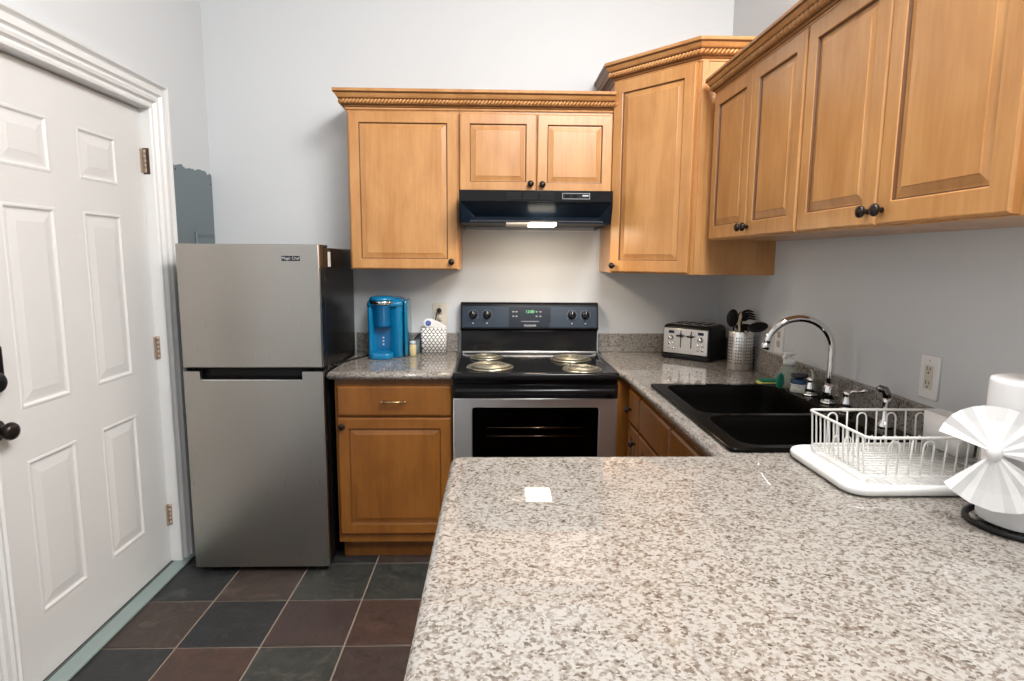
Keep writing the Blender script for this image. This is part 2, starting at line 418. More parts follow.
for z in (.242, 1.025, 1.834):
    h = MB(); h.mi(NICKEL)
    for k in range(5): h.lathe((XD+.010, DY1-.001, z-.05+k*.02), [(.0062, .0005), (.0062, .0195)], 10)
    h.box((XD+.001, DY1-.020, z-.05), (XD+.004, DY1-.003, z+.05)); h.mi(RUST if z > 1.5 else NICKEL); h.box((XD+.002, DY1-.0009, z-.055), (XL-.001, DY1+.0015, z+.055)) if z > 1.5 else h.box((XD+.008, DY1-.0009, z-.05), (XL-.012, DY1+.0012, z+.05))
    h.build('hinge', None, dr)

# breaker panel on the left wall, above the refrigerator
ep = thing('electrical_panel', 'grey unpainted electrical panel cover in the left corner above the refrigerator', 'electrical panel', (XL, 3.1, 1.2))
EPM = PANEL.copy(); EPM.name = 'slate_grey_panel_with_paint_edge'; g = N(EPM); v = g.coord(); sp = g.n('ShaderNodeSeparateXYZ'); g.l(v, sp.inputs[0]); n = g.noise(v, 16, 3)
ff = g.math('GREATER_THAN', g.math('ADD', sp.outputs[2], g.math('MULTIPLY', n.outputs[0], .06)), .683); g.base(g.mix(ff, (.165, .205, .225), (.665, .685, .70)))
MB().box((XL+.0005, 2.90, 1.16), (XL+.007, 3.29, 1.862), .002, 1).build('cover', EPM, ep)
MB().box((XL+.0072, 3.07, 1.25), (XL+.018, 3.262, 1.553), .003, 1).box((XL+.018, 3.085, 1.533), (XL+.021, 3.245, 1.541)).build('door', PANEL, ep)
for yy, zz in ((2.925, 1.83), (3.27, 1.80), (2.925, 1.22), (3.27, 1.22)): MB().lathe((XL+.007, yy, zz), [(.005, 0), (.004, .002), (.001, .0025)], 10, 'X').build('screw', BRONZE, ep)

# ------------------------------------------------------------------ upper cabinets
ROPEH = .034
CROWN_BASE = [(-.0, 0), (.006, 0), (.008, .010), (.014, .016), (.020, .020), (.024, .024), (.036, .042), (.040, .046), (.050, .052), (.062, .066), (.064, .072), (.070, .076), (.072, .088), (-.0, .088)]
CROWN = [(o*.72, h) for o, h in CROWN_BASE]
def crown(name_path, zb, parent, sz=1., raw=None, pitch=.0165):
    f = lambda a, b, h: (a, b, zb+h)
    mb = MB(); mb.mi(WOOD)
    mb.sweep(name_path, [(o, h*sz) for o, h in CROWN], f)
    if raw:
        mb.mi(raw); p0, p1 = name_path[0], name_path[1]
        for fc_ in mb.bm.faces:
            c_ = fc_.calc_center_median()
            if c_.x < p1[0]-.0005 and c_.y > p1[1] and abs(fc_.normal.y) < .9: fc_.material_index = mb.cur
    m = mb.build('crown_profile', None, parent)
    gl = MB()
    for o, h, r in ((.0650, .0725, .0052), (.0205, .0200, .0044), (.0405, .0470, .0048), (.0085, .011, .0026)):
        gl.sweep(name_path, [(o*.72+r*a, (h+r*b)*sz) for a, b in ((1, 0), (0, 1), (-1, 0), (0, -1))], f)
    gl.build('glaze_line', GLAZE, parent)
    P = [Vector(p) for p in name_path]
    for a, b in zip(P, P[1:]):
        rp = MB()
        L = (b-a).length; dd = (b-a).normalized(); nn = Vector((dd.y, -dd.x)); n = max(1, int(L/pitch))
        for k in range(n+2):
            t = (k-.5)/n*L
            p = a+dd*t+nn*.0255
            rot = Matrix((Vector((dd.x, dd.y, 0)), Vector((nn.x, nn.y, 0)), Vector((0, 0, 1)))).transposed() @ Matrix.Rotation(.75, 3, 'Y')
            if (-.02 < t < L+.02) if len(P) > 2 else (.008 < t < L-.008): rp.ball((p.x, p.y, zb+.0335*sz), (pitch*.39, .0105+(pitch-.0165)*.3, .0150*(.5+.5*sz)), 8, rot)
        rp.build('rope_bead', WOOD if raw is None or a is not P[0] else raw, parent)
YU, ZU, ZT = 2.967, 1.3735, 2.118
frb = lambda yy: (lambda a, b, dd: (a, yy-dd, b))           # door facing -Y, back of door at yy
FB = YU+.020                                                # face-frame plane of back-wall cabinets
def carcass(parent, lo, hi, wood=None, name='carcass', bev=.001): return MB().box(lo, hi, bev, 1).build(name, wood or WOOD, parent)
c1 = thing('wall_cabinet', 'tall single-door maple wall cabinet left of the black range hood', 'cabinet', (-.43, YB, ZU), 0, 'maple wall cabinets')
carcass(c1, (-.699, FB, ZU), (-.1735, YB-.001, ZT+.004))
dd_ = raised_door('door', c1, frb(FB-.0005), -.690, -.180, ZU+.004, ZT-.012); knob(dd_, (-.210, FB-.0205, 1.412))
c2 = thing('wall_cabinet', 'short two-door maple wall cabinet directly above the black range hood', 'cabinet', (.19, YB, 1.737), 0, 'maple wall cabinets')
carcass(c2, (-.1725, FB, 1.737), (.5625, YB-.001, ZT+.004))
d1 = raised_door('door', c2, frb(FB-.0005), -.1685, .1945, 1.744, ZT-.012); knob(d1, (.168, FB-.0205, 1.783))
d2 = raised_door('door', c2, frb(FB-.0005), .1995, .556, 1.741, ZT-.014); knob(d2, (.224, FB-.0205, 1.780))
cr = thing('crown_molding', 'maple crown molding with rope bead over the back-wall cabinets', 'molding', (-.06, YB, ZT))
crown([(-.700, YB-.002), (-.700, FB-.004), (.560, FB-.004)], ZT+.001, cr, .95)

# diagonal corner cabinet
A, B, Bq = Vector((.5640, 2.992)), Vector((.863, 2.647)), None
ZCB, ZCT = 1.365, 2.262
cc = thing('corner_wall_cabinet', 'tall diagonal maple corner wall cabinet between range hood and right-wall cabinets', 'cabinet', (.9, 3.0, ZCB))
MB().prism([(A.x, YB-.001), (XW-.001, YB-.001), (XW-.001, B.y), (B.x, B.y), (A.x, A.y)], ZCB, ZCT, XY).build('carcass', WOOD, cc)
du = (B-A).normalized(); dn = Vector((du.y, -du.x)); LD = (B-A).length
fr = lambda a, b, dd: (A.x+du.x*a+dn.x*(dd+.0005), A.y+du.y*a+dn.y*(dd+.0005), b)
dc = raised_door('door', cc, fr, .012, LD-.014, ZCB+.006, ZCT-.012, fw_=.052)
kp = A+du*.042+dn*.0205
kx = Matrix((Vector((du.x, du.y, 0)), Vector((0, 0, 1)), Vector((dn.x, dn.y, 0)))).transposed()
knob(dc, (kp.x, kp.y, 1.40), kx)
st = MB().box((B.x+.002, B.y-.008, ZCB+.0005), (B.x+.030, B.y-.0005, ZCT-.004), .002).build('side_stile', WOOD, cc)
crown([(A.x, YB-.002), (A.x, A.y), (B.x, B.y), (XW-.002, B.y)], ZCT-.008, cc, .95, ENDGR)

# right-wall cabinets
XF = .9014+.02; ZR, ZRT = 1.512, 2.113
frr = lambda a, b, dd: (XF-.0005-dd, a, b)
def right_cab(label, ya, yb, doors, knobs):
    t = thing('wall_cabinet', label, 'cabinet', (XW, (ya+yb)/2, ZR), 0, 'maple wall cabinets')
    mb = MB().box((XF, ya, ZR+.0), (XW-.001, yb, ZRT+.004), .001, 1)
    mb.build('carcass', WOOD, t)
    for (a, b), k in zip(doors, knobs):
        o = raised_door('door', t, frr, a, b, ZR+.004, ZRT-.012, fw_=.05); knob(o, (XF-.0205, k, 1.549), 'X')
right_cab('two-door maple wall cabinet on the right wall, next to the corner cabinet', 1.8305, 2.6055, [(2.2035, 2.578), (1.836, 2.1985)], [2.224, 2.176])
right_cab('two-door maple wall cabinet over the dish rack, nearest the camera but one', 1.0335, 1.8295, [(1.445, 1.823), (1.060, 1.440)], [1.470, 1.414])
right_cab('maple wall cabinet cut off by the right edge of the photo', .45, 1.0325, [(.47, .99)], [.96])
crr = thing('crown_molding', 'maple crown molding with rope bead over the right-wall cabinets', 'molding', (XW, 1.6, ZRT))
crown([(XF-.004, 2.604), (XF-.004, .45)], ZRT-.005, crr, .66, None, .025)

# ------------------------------------------------------------------ worktops
def arc(cx, cy, r, a0, a1, n=6): return [(cx+r*math.cos(a0+(a1-a0)*k/n), cy+r*math.sin(a0+(a1-a0)*k/n)) for k in range(n+1)]
XR0, XR1 = -.185, .5558       # range sides
YC = 2.6694
lc = slab('countertop', [(-.7458, YC), (XR0-.003, YC), (XR0-.003, YB-.001), (-.7458, YB-.001)], [], H, CT, .0185, GRAN)
tag(lc, 'short speckled granite worktop between refrigerator and range', 'countertop')
MB().box((-.7458, YB-.021, H+.0002), (XR0-.012, YB-.001, H+.1016), .003).build('backsplash', GRAN, lc)
SX0, SX1, SY0, SY1 = .622, 1.200, 1.529, 2.372        # sink rim
PX, PY = -.1122, 1.518
out = [(PX, .36), (XW-.001, .36), (XW-.001, YB-.001), (XR1+.003, YB-.001), (XR1+.003, YC+.02), (.5832, YC-.01), (.5832, PY)]
out += arc(PX+.03, PY-.03, .03, pi/2, pi)
hole = list(reversed(rrect(SX0+.02, SX1-.02, SY0+.02, SY1-.02, .03)))
rc = slab('countertop', out, [hole], H, CT, .0185, GRAN)
tag(rc, 'large L-shaped speckled granite worktop with sink cut-out and peninsula in front', 'countertop')
MB().box((XR1+.012, YB-.021, H+.0002), (XW-.0212, YB-.001, H+.1016), .003).build('backsplash', GRAN, rc)
MB().box((XW-.021, .37, H+.0002), (XW-.001, YB-.001, H+.1016), .003).build('backsplash', GRAN, rc)

# ------------------------------------------------------------------ base cabinets
BY = 2.72; ZB0, ZB1 = .105, H-CT-.0005
def shell(t, x0, x1, y0, y1, z0, z1, wood, toe=None):
    """hollow carcass: two sides, back and bottom"""
    mb = MB().box((x0, y0, z0), (x0+.018, y1, z1)).box((x1-.018, y0, z0), (x1, y1, z1)).box((x0+.018, y1-.012, z0), (x1-.018, y1, z1)).box((x0+.018, y0, z0), (x1-.018, y1-.012, z0+.018))
    return mb.build('carcass', wood, t)
b1 = thing('base_cabinet', 'maple base cabinet with one drawer and one door beside the refrigerator', 'cabinet', (-.455, 3.0, 0), 0, 'maple base cabinets')
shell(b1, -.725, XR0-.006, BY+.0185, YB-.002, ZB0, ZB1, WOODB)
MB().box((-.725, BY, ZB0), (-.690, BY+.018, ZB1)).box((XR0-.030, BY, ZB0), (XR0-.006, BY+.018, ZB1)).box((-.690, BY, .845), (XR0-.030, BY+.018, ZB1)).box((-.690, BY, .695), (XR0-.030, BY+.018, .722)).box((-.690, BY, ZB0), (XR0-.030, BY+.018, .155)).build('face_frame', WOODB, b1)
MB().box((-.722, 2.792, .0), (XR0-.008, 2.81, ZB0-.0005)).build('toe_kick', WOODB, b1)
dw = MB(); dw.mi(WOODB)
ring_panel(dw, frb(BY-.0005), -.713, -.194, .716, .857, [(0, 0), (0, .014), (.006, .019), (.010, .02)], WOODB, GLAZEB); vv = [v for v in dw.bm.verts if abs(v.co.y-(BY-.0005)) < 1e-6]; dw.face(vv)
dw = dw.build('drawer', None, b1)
pl = MB(); pl.mi(BRASS); yp = BY-.0205
pl.tube([(-.508, yp-.026, .787), (-.401, yp-.026, .787)], .0045, 8)
for x in (-.490, -.419): pl.tube([(x, yp, .787), (x, yp-.024, .787)], .004, 8)
for x in (-.508, -.401, -.455): pl.ball((x, yp-.026, .787), .0062, 10)
pl.build('pull_handle', None, dw)
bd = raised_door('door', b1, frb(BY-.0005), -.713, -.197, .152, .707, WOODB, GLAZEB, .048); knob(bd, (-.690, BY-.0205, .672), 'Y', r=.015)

XB = .6200
def bfr(a, b, dd): return (XB-.0005-dd, a, b)
b2 = thing('base_cabinet', 'maple drawer base cabinet in the corner beside the range', 'cabinet', (.9, 2.6, 0), 0, 'maple base cabinets')
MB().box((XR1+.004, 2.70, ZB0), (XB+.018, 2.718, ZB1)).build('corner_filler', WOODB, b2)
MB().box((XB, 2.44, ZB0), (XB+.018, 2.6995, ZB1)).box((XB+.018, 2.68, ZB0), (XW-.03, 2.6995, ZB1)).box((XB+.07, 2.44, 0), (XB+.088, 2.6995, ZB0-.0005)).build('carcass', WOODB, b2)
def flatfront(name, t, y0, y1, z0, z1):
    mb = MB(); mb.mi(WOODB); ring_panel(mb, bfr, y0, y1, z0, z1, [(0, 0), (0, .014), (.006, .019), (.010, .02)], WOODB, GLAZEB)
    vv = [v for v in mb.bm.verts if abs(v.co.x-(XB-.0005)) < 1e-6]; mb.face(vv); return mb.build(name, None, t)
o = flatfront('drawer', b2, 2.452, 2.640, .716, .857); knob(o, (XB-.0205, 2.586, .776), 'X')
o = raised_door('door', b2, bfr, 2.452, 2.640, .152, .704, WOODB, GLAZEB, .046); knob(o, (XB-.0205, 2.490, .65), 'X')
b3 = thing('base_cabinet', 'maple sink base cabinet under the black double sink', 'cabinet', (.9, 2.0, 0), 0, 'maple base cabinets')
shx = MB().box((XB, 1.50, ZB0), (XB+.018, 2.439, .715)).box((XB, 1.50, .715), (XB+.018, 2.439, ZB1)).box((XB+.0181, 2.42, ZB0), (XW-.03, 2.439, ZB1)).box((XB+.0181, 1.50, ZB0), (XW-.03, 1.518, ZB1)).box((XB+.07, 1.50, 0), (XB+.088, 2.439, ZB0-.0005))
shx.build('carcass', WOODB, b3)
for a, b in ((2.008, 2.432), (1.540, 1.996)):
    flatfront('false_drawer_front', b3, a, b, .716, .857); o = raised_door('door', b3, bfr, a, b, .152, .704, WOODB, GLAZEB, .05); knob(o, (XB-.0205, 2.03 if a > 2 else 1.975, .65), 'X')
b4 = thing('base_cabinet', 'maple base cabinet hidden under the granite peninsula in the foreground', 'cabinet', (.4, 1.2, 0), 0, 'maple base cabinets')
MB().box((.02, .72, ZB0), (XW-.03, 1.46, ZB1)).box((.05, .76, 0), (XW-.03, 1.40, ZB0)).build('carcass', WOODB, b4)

# ------------------------------------------------------------------ refrigerator
FX0, FX1, FY = -1.353, -.751, 2.633
fg = thing('refrigerator', 'brushed steel top-freezer refrigerator with black sides beside the white door', 'refrigerator', (-1.05, 2.95, 0))
MB().box((FX0+.004, FY+.078, .03), (FX1-.001, 3.262, 1.472), .006).build('body', BLACKS, fg)
def fdoor(name, z0, z1, notch=False):
    mb = MB(); yb = FY+.070
    mb.mi(FRIDGE)
    prof = lambda x0, x1: [(x0+.006, 0)]
    if not notch: mb.box((FX0, FY, z0), (FX1, FY+.022, z1), .004)
    else:
        mb.prism([(FX0, z0), (FX1, z0), (FX1, z1), (-.841, z1), (-.841, .897), (-1.283, .897), (-1.283, z1), (FX0, z1)], FY, FY+.022, XZ)
    mb.mi(BLACKS); mb.box((FX0+.001, FY+.0222, z0), (FX1-.001, yb, .885 if notch else z1))
    if notch: mb.box((FX0+.001, FY+.0222, .885), (-1.283, yb, z1)).box((-.841, FY+.0222, .885), (FX1-.001, yb, z1)).box((-1.283, FY+.050, .885), (-.841, yb, z1))
    return mb.build(name, None, fg)
fdoor('freezer_door', .951, 1.484); ld = fdoor('refrigerator_door', .030, .934, True)
MB().box((-1.283, FY-.004, .893), (-.841, FY+.020, .899), .002).build('handle_lip', CHROME, ld)
MB().box((FX0+.01, FY+.06, .93), (FX1-.01, FY+.077, .955)).build('gasket', BLACKP, fg)
MB().box((-.815, FY+.082, 1.4722), (-.753, FY+.150, 1.484), .003).build('hinge_cover', BLACKP, fg)
bg = MB().box((-.909, FY-.003, 1.414), (-.831, FY-.0002, 1.435), .001, 1).build('badge', BLACKP, fg)
text('Magic Chef', .0165, 'badge_lettering', GREYTXT, bg, at(-.870, FY-.0033, 1.425) @ FRONT)
MB().box((FX1-.0008, 2.775, 1.388), (FX1+.0004, 2.815, 1.455)).build('sticker', LABELW, fg)
for x in (FX0+.06, FX1-.06):
    for y in (FY+.05, 3.2): MB().lathe((x, y, 0), [(.02, 0), (.02, .012), (.012, .014), (.012, .03)], 12).build('foot', BLACKP, fg)

# ------------------------------------------------------------------ range
rg = thing('electric_range', 'black and stainless electric coil range between the granite worktops', 'stove', (.185, 2.95, 0))
MB().box((XR0, 2.71, .02), (XR1, YB-.012, .898), .003).build('body', BLACKG, rg)
MB().box((XR0+.003, 2.668, .03), (XR1-.003, 2.7095, .17), .006).build('storage_drawer', STEEL, rg)
od = MB(); WZ0, WZ1, WX0, WX1 = .33, .766, -.1, .471
# door frame as a ring with a window opening
od.mi(STEEL); fo = lambda a, b, dd: (a, 2.66+dd, b)
o_ = [(XR0, .18), (XR1, .18), (XR1, .8075), (XR0, .8075)]; i_ = rrect(WX0, WX1, WZ0, WZ1, .012, 3)
cu_r = slab('door_frame_tmp', [(a, b) for a, b in o_], [list(reversed(i_))], 0, .03, .003, STEEL, None, 1)
me = cu_r.data; bm = bmesh.new(); bm.from_mesh(me); bpy.data.objects.remove(cu_r)
bmesh.ops.transform(bm, matrix=Matrix(((1, 0, 0, 0), (0, 0, -1, 2.66), (0, 1, 0, 0), (0, 0, 0, 1))), verts=bm.verts)
od.bm.free(); od.bm = bm; od.mats = [STEEL]
bmesh.ops.reverse_faces(od.bm, faces=od.bm.faces)
ovd = od.build('oven_door', None, rg)
MB().box((XR0, 2.662, .8082), (XR1, 2.705, .872), .003).build('door_top', BLACKG, ovd)
GL = mat('oven_window_glass', (.5, .42, .36), .03, trans=1., ior=1.08, spec=.2)
MB().box((WX0+.001, 2.670, WZ0+.001), (WX1-.001, 2.674, WZ1-.001)).build('window_pane', GL, ovd)
wb = MB(); wb.mi(SINKIN)
for a, b, c_, d_ in ((WX0, WZ0, WX0+.062, WZ1), (WX1-.062, WZ0, WX1, WZ1), (WX0+.062, WZ1-.045, WX1-.062, WZ1), (WX0+.062, WZ0, WX1-.062, WZ0+.05)): wb.box((a, 2.676, b), (c_, 2.680, d_))
wb.build('window_border', None, ovd)
cav = MB(); cav.mi(mat('oven_cavity', (.004, .002, .001), .6, spec=.05)); cav.box((WX0, 2.706, WZ0-.02), (WX1, 2.709, WZ1)); cav.build('oven_cavity', None, ovd)
rk = MB(); rk.mi(CHROME)
for z in (.665, .625): rk.tube([(WX0+.066, 2.692, z), (WX1-.066, 2.692, z)], .0022 if z > .65 else .0014, 6)
rk.tube([(WX0+.066, 2.696, .735), (WX1-.1, 2.696, .735)], .0015, 6)
rk.build('oven_rack', None, ovd)
hb = MB(); hb.mi(BLACKG)
hb.loops([[(x, 2.622+.011*math.cos(a)+.004*k, .850+.013*math.sin(a)) for a in [2*pi*q/14 for q in range(14)]] for x, k in ((XR0+.012, 1), (XR0+.03, 0), (.185, -1), (XR1-.03, 0), (XR1-.012, 1))])
for x in (XR0+.035, XR1-.035): hb.box((x-.014, 2.624, .839), (x+.014, 2.664, .861), .004)
hb.build('oven_handle', None, ovd)
vt = MB().box((XR0, 2.672, .8725), (XR1, 2.7095, .8975), .002).build('vent_strip', BLACKG, rg)
# cooktop with raised lip
ct = MB(); ct.mi(BLACKG)
def rr3(x0, x1, y0, y1, r, z): return [(a, b, z) for a, b in rrect(x0, x1, y0, y1, r, 4)]
CX0, CX1, CY0, CY1 = XR0-.002, XR1+.001, 2.624, 3.215
ct.loops([rr3(CX0+.004, CX1-.004, CY0+.006, CY1, .018, .8985), rr3(CX0, CX1, CY0, CY1, .02, .906), rr3(CX0, CX1, CY0, CY1, .02, .922), rr3(CX0+.004, CX1-.004, CY0+.004, CY1-.002, .02, .929),
          rr3(CX0+.014, CX1-.014, CY0+.022, CY1-.005, .02, .930), rr3(CX0+.026, CX1-.026, CY0+.034, CY1-.015, .02, .925), rr3(CX0+.04, CX1-.04, CY0+.05, CY1-.025, .02, .9245)])
ctop = ct.build('cooktop', None, rg)
for cx, cy, r in ((-.0215, 2.792, .103), (-.042, 3.062, .080), (.385, 3.026, .098), (.401, 2.735, .086)):
    b = MB(); b.lathe((cx, cy, .9255), [(.001, -.0005), (r*.25, .0), (r*.8, .001), (r*.93, .003), (r*.97, .007), (r*1.03, .0075), (r*1.06, .004), (r*1.07, .0)], 36)
    bo = b.build('drip_pan', DRIP, ctop)
    cl = MB(); pts = []
    turns = 4 if r > .09 else 3; r0, r1 = r*.24, r*.86; nn = 30*turns
    for k in range(nn+1):
        a = 2*pi*turns*k/nn; q = r0+(r1-r0)*k/nn; pts.append((cx+q*math.cos(a), cy+q*math.sin(a), .9365))
    cl.tube(pts, r*.062, 6)
    cl.lathe((cx, cy, .929), [(r*.14, 0), (r*.14, .005), (.001, .006)], 16)
    for a in (.5, 2.6, 4.7): cl.tube([(cx, cy, .9305), (cx+r*.9*math.cos(a), cy+r*.9*math.sin(a), .9305)], .0025, 6)
    cl.build('coil', COIL, bo)
# backguard
DISP = mat('dark_display', (.012, .016, .026), .2, spec=.2)
bgd = MB(); bgd.mi(BLACKG)
bgd.box((XR0+.006, 3.216, .90), (XR1-.006, YB-.012, 1.05), .004)
bgd.prism([(3.222, 1.046), (3.196, 1.062), (3.200, 1.085), (3.222, 1.188), (3.232, 1.198), (3.275, 1.198), (3.275, 1.046)], XR0+.004, XR1-.004, YZ)
bk = bgd.build('backguard', None, rg)
MB().box((XR0+.012, 3.203, .926), (XR1-.012, 3.2155, .940), .004).build('backguard_trim', STEEL, bk)
# the tilted control face
tz = math.atan2(.022, .103); FMAT = Matrix.Translation((0, 3.2, 1.085)) @ Matrix.Rotation(-tz, 4, 'X')
def onface(x, s, out=0.): v = FMAT @ Vector((x, -out, s)); return v
cp = MB(); cp.mi(NAVYB); cp.box((XR0+.012, -.0025, -.018), (XR1-.012, -.0003, .096), .001, 1); bmesh.ops.transform(cp.bm, matrix=FMAT, verts=cp.bm.verts)
cpo = cp.build('control_panel', None, bk)
dp = MB(); dp.mi(DISP); dp.box((.075, -.0045, .010), (.297, -.0025, .090), .0015, 1); dp.box((.075, -.0040, -.018), (.29, -.0025, .008), .001, 1); bmesh.ops.transform(dp.bm, matrix=FMAT, verts=dp.bm.verts)
dpo = dp.build('display', None, cpo)
TF = lambda x, s, o: FMAT @ at(x, -o, s) @ FRONT
text('12:00', .021, 'clock_digits', GREEN, dpo, TF(.186, .066, .0046))
text('FRIGIDAIRE', .0125, 'range_lettering', GREYTXT, dpo, TF(.187, -.008, .0041))
bt = MB()
for i, x in enumerate((.098, .115, .222, .242)):
    for s in (.066, .042): bt.box((x-.005, -.0056, s-.0035), (x+.005, -.0045, s+.0035))
bt.box((.140, -.0046, .0135), (.235, -.0044, .0165))
bmesh.ops.transform(bt.bm, matrix=FMAT, verts=bt.bm.verts); bt.build('button', mat('dim_print', (.22, .25, .28), .5), dpo)
for x in (-.115, -.041, .410, .482):
    ax = Matrix((Vector((1, 0, 0)), (FMAT.to_3x3() @ Vector((0, 0, 1))), (FMAT.to_3x3() @ Vector((0, -1, 0))))).transposed()
    kb = MB(); p = onface(x, .048, .0025); kb.mi(BLACKG); kb.lathe(p, [(.021, 0), (.021, .004), (.019, .006), (.018, .018), (.016, .021), (.001, .0215)], 24, ax)
    gp = MB(); gp.box((-.0045, -.034, -.019), (.0045, -.018, .019), .002); bmesh.ops.transform(gp.bm, matrix=Matrix.Translation(onface(x, .048, 0)) @ FMAT.to_3x3().to_4x4(), verts=gp.bm.verts)
    tm = bpy.data.meshes.new('t'); gp.bm.to_mesh(tm); gp.bm.free(); kb.bm.from_mesh(tm); bpy.data.meshes.remove(tm)
    ko = kb.build('control_knob', None, bk)
    tk = MB(); tk.box((-.0009, -.0350, .002), (.0009, -.0341, .017)); bmesh.ops.transform(tk.bm, matrix=Matrix.Translation(onface(x, .048, 0)) @ FMAT.to_3x3().to_4x4(), verts=tk.bm.verts); tk.build('pointer', GREYTXT, ko)
    di = MB()
    for q in range(11):
        a = -2.2+4.4*q/10+pi/2; pp = onface(x+.0275*math.cos(a), .048+.0275*math.sin(a), .0029); di.ball(pp, .0011, 6)
    di.build('dial_marks', GREYTXT, cpo)
    MB().ball(onface(x, .004, .0029), (.004, .0006, .003), 8).build('burner_symbol', GREYTXT, cpo)

# ------------------------------------------------------------------ range hood
HX0, HX1 = -.162, .5345
hd = thing('range_hood', 'black under-cabinet range hood with its lamp on, above the range', 'range hood', (.186, YB, 1.58))
hm = MB(); hm.mi(BLACKG)
hm.box((HX0, 2.80, 1.685), (HX1, YB-.001, 1.7365), .002)
side = [(2.80, 1.686), (2.80, 1.672), (2.835, 1.590), (YB-.001, 1.580), (YB-.001, 1.686)]
hm.prism(side, HX0, HX0+.006, YZ).prism(side, HX1-.006, HX1, YZ)
hm.build('housing', None, hd)
vz = MB(); vz.mi(NAVYB)
v4 = [(HX0+.004, 2.803, 1.684), (HX1-.004, 2.803, 1.684), (.485, 2.872, 1.622), (-.092, 2.872, 1.622)]
v5 = [(.485, 2.874, 1.606), (-.092, 2.874, 1.606)]
V = [vz.bm.verts.new(p) for p in v4+v5]
vz.face([V[0], V[1], V[2], V[3]]); vz.face([V[3], V[2], V[4], V[5]])
a1, a2 = vz.bm.verts.new((HX0+.006, 2.84, 1.592)), vz.bm.verts.new((HX1-.006, 2.84, 1.592))
vz.face([V[0], V[3], V[5], a1]); vz.face([V[1], a2, V[4], V[2]]); vz.face([a1, V[5], V[4], a2])
r_ = bmesh.ops.solidify(vz.bm, geom=vz.bm.faces[:], thickness=-.003)
vz.build('visor', None, hd)
un = MB(); un.mi(FILTER); un.box((HX0+.0062, 2.86, 1.596), (HX1-.0062, YB-.003, 1.606)); un.build('underside', None, hd)
ln = MB().box((.157, 2.79+.03, 1.580), (.281, 2.957, 1.5955), .003).build('lamp_lens', LENS, hd)
MB().box((.05, 2.83, 1.584), (.154, 3.0, 1.5955), .002).build('grease_filter', mat('aluminium_filter', (.55, .48, .38), .4, .8), hd)
MB().box((HX0+.007, YB-.012, 1.574), (HX1-.007, YB-.0015, 1.5815)).build('rear_lip', PLWHITE, hd)
vn = MB()
for x0, x1 in ((.052, .118), (.127, .193), (.202, .268)):
    for q in range(5): vn.box((x0, 2.7985, 1.697+q*.0068), (x1, 2.8005, 1.7005+q*.0068))
vn.build('vent_slot', BLACKP, hd)
MB().box((HX0+.02, 2.7975, 1.6855), (HX1-.02, 2.8, 1.690), .001, 1).build('trim_strip', BLACKG, hd)
sw = MB().box((.300, 2.7965, 1.697), (.432, 2.8, 1.727), .001, 1).build('switch_plate', BLACKP, hd)
fm = MB()
fm.box((.304, 2.796, 1.7235), (.428, 2.7966, 1.7248)).box((.304, 2.796, 1.699), (.428, 2.7966, 1.7003)).box((.304, 2.796, 1.7003), (.3053, 2.7966, 1.7235)).box((.4267, 2.796, 1.7003), (.428, 2.7966, 1.7235))
fm.box((.395, 2.796, 1.711), (.422, 2.7966, 1.717)); fm.build('switch_print', GREYTXT, sw)
for x in (.325, .360): MB().box((x-.011, 2.793, 1.705), (x+.011, 2.7966, 1.717), .001, 1).build('rocker_switch', BLACKG, sw)

# ------------------------------------------------------------------ left worktop objects
kg = thing('coffee_maker', 'turquoise single-serve coffee maker on the left worktop', 'coffee maker', (-.55, 3.13, H))
kz = H+.0005
def rring(x0, x1, y0, y1, r, z, n=5): return [(a, b, z) for a, b in rrect(x0, x1, y0, y1, r, n)]
def U(x0, x1, y0, y1, wx, dp_, r=.025):
    """U-shaped footprint open to the front (-Y)"""
    p = [(x0+wx, y0), (x0+wx+.01, y0+.012), (x0+wx+.02, y0+dp_), (x1-wx-.02, y0+dp_), (x1-wx-.01, y0+.012), (x1-wx, y0)]
    back = arc(x1-r, y0+r, r, -pi/2, 0, 4)+arc(x1-r, y1-r, r, 0, pi/2, 4)+arc(x0+r, y1-r, r, pi/2, pi, 4)+arc(x0+r, y0+r, r, pi, 1.5*pi, 4)
    return p[2:]+back+p[:2]
KX0, KX1, KY0, KY1 = -.648, -.463, 3.050, 3.255
def KU(i):
    p = [(KX0+.016+i, KY0+.004+i), (KX0+.032, KY0+.020), (KX0+.042, KY0+.052), (KX0+.114, KY0+.052), (KX0+.124, KY0+.020), (KX1-.016-i, KY0+.004+i)]
    r = .022; back = arc(KX1-r-i, KY0+r+i, r-.006, -pi/2, 0, 4)+arc(KX1-r-i, KY1-r-i, r, 0, pi/2, 4)+arc(KX0+r+i, KY1-r-i, r, pi/2, pi, 4)+arc(KX0+r+i, KY0+r+i, r-.006, pi, 1.5*pi, 4)
    return p[1:5]+back
km = MB(); km.mi(TEAL)
km.loops([[(a, b, z) for a, b in KU(i)] for z, i in ((kz, .004), (kz+.006, 0), (1.185, .0), (1.19, .001))])
km.loops([rring(KX0+i, KX1-i, KY0+i*1.4, KY1-i, .03, z) for z, i in ((1.186, .001), (1.206, .003), (1.220, .010), (1.229, .028))])
km.build('body', None, kg)
MB().box((KX0+.041, KY0+.0495, kz+.02), (KX0+.115, KY0+.0515, 1.10)).build('recess_panel', TEALD, kg)
KXC = KX0+.078
hdm = MB(); hdm.lathe((KXC, 3.088, 0), [(.030, 1.078), (.042, 1.082), (.0455, 1.094), (.050, 1.19), (.056, 1.196)], 28)
hdm.build('brew_head', TEALD, kg)
MB().lathe((KXC, 3.096, 0), [(.0665, 1.197), (.069, 1.200), (.069, 1.210), (.066, 1.2145), (.05, 1.2146), (.05, 1.197)], 32).build('lid_ring', CHROME, kg)
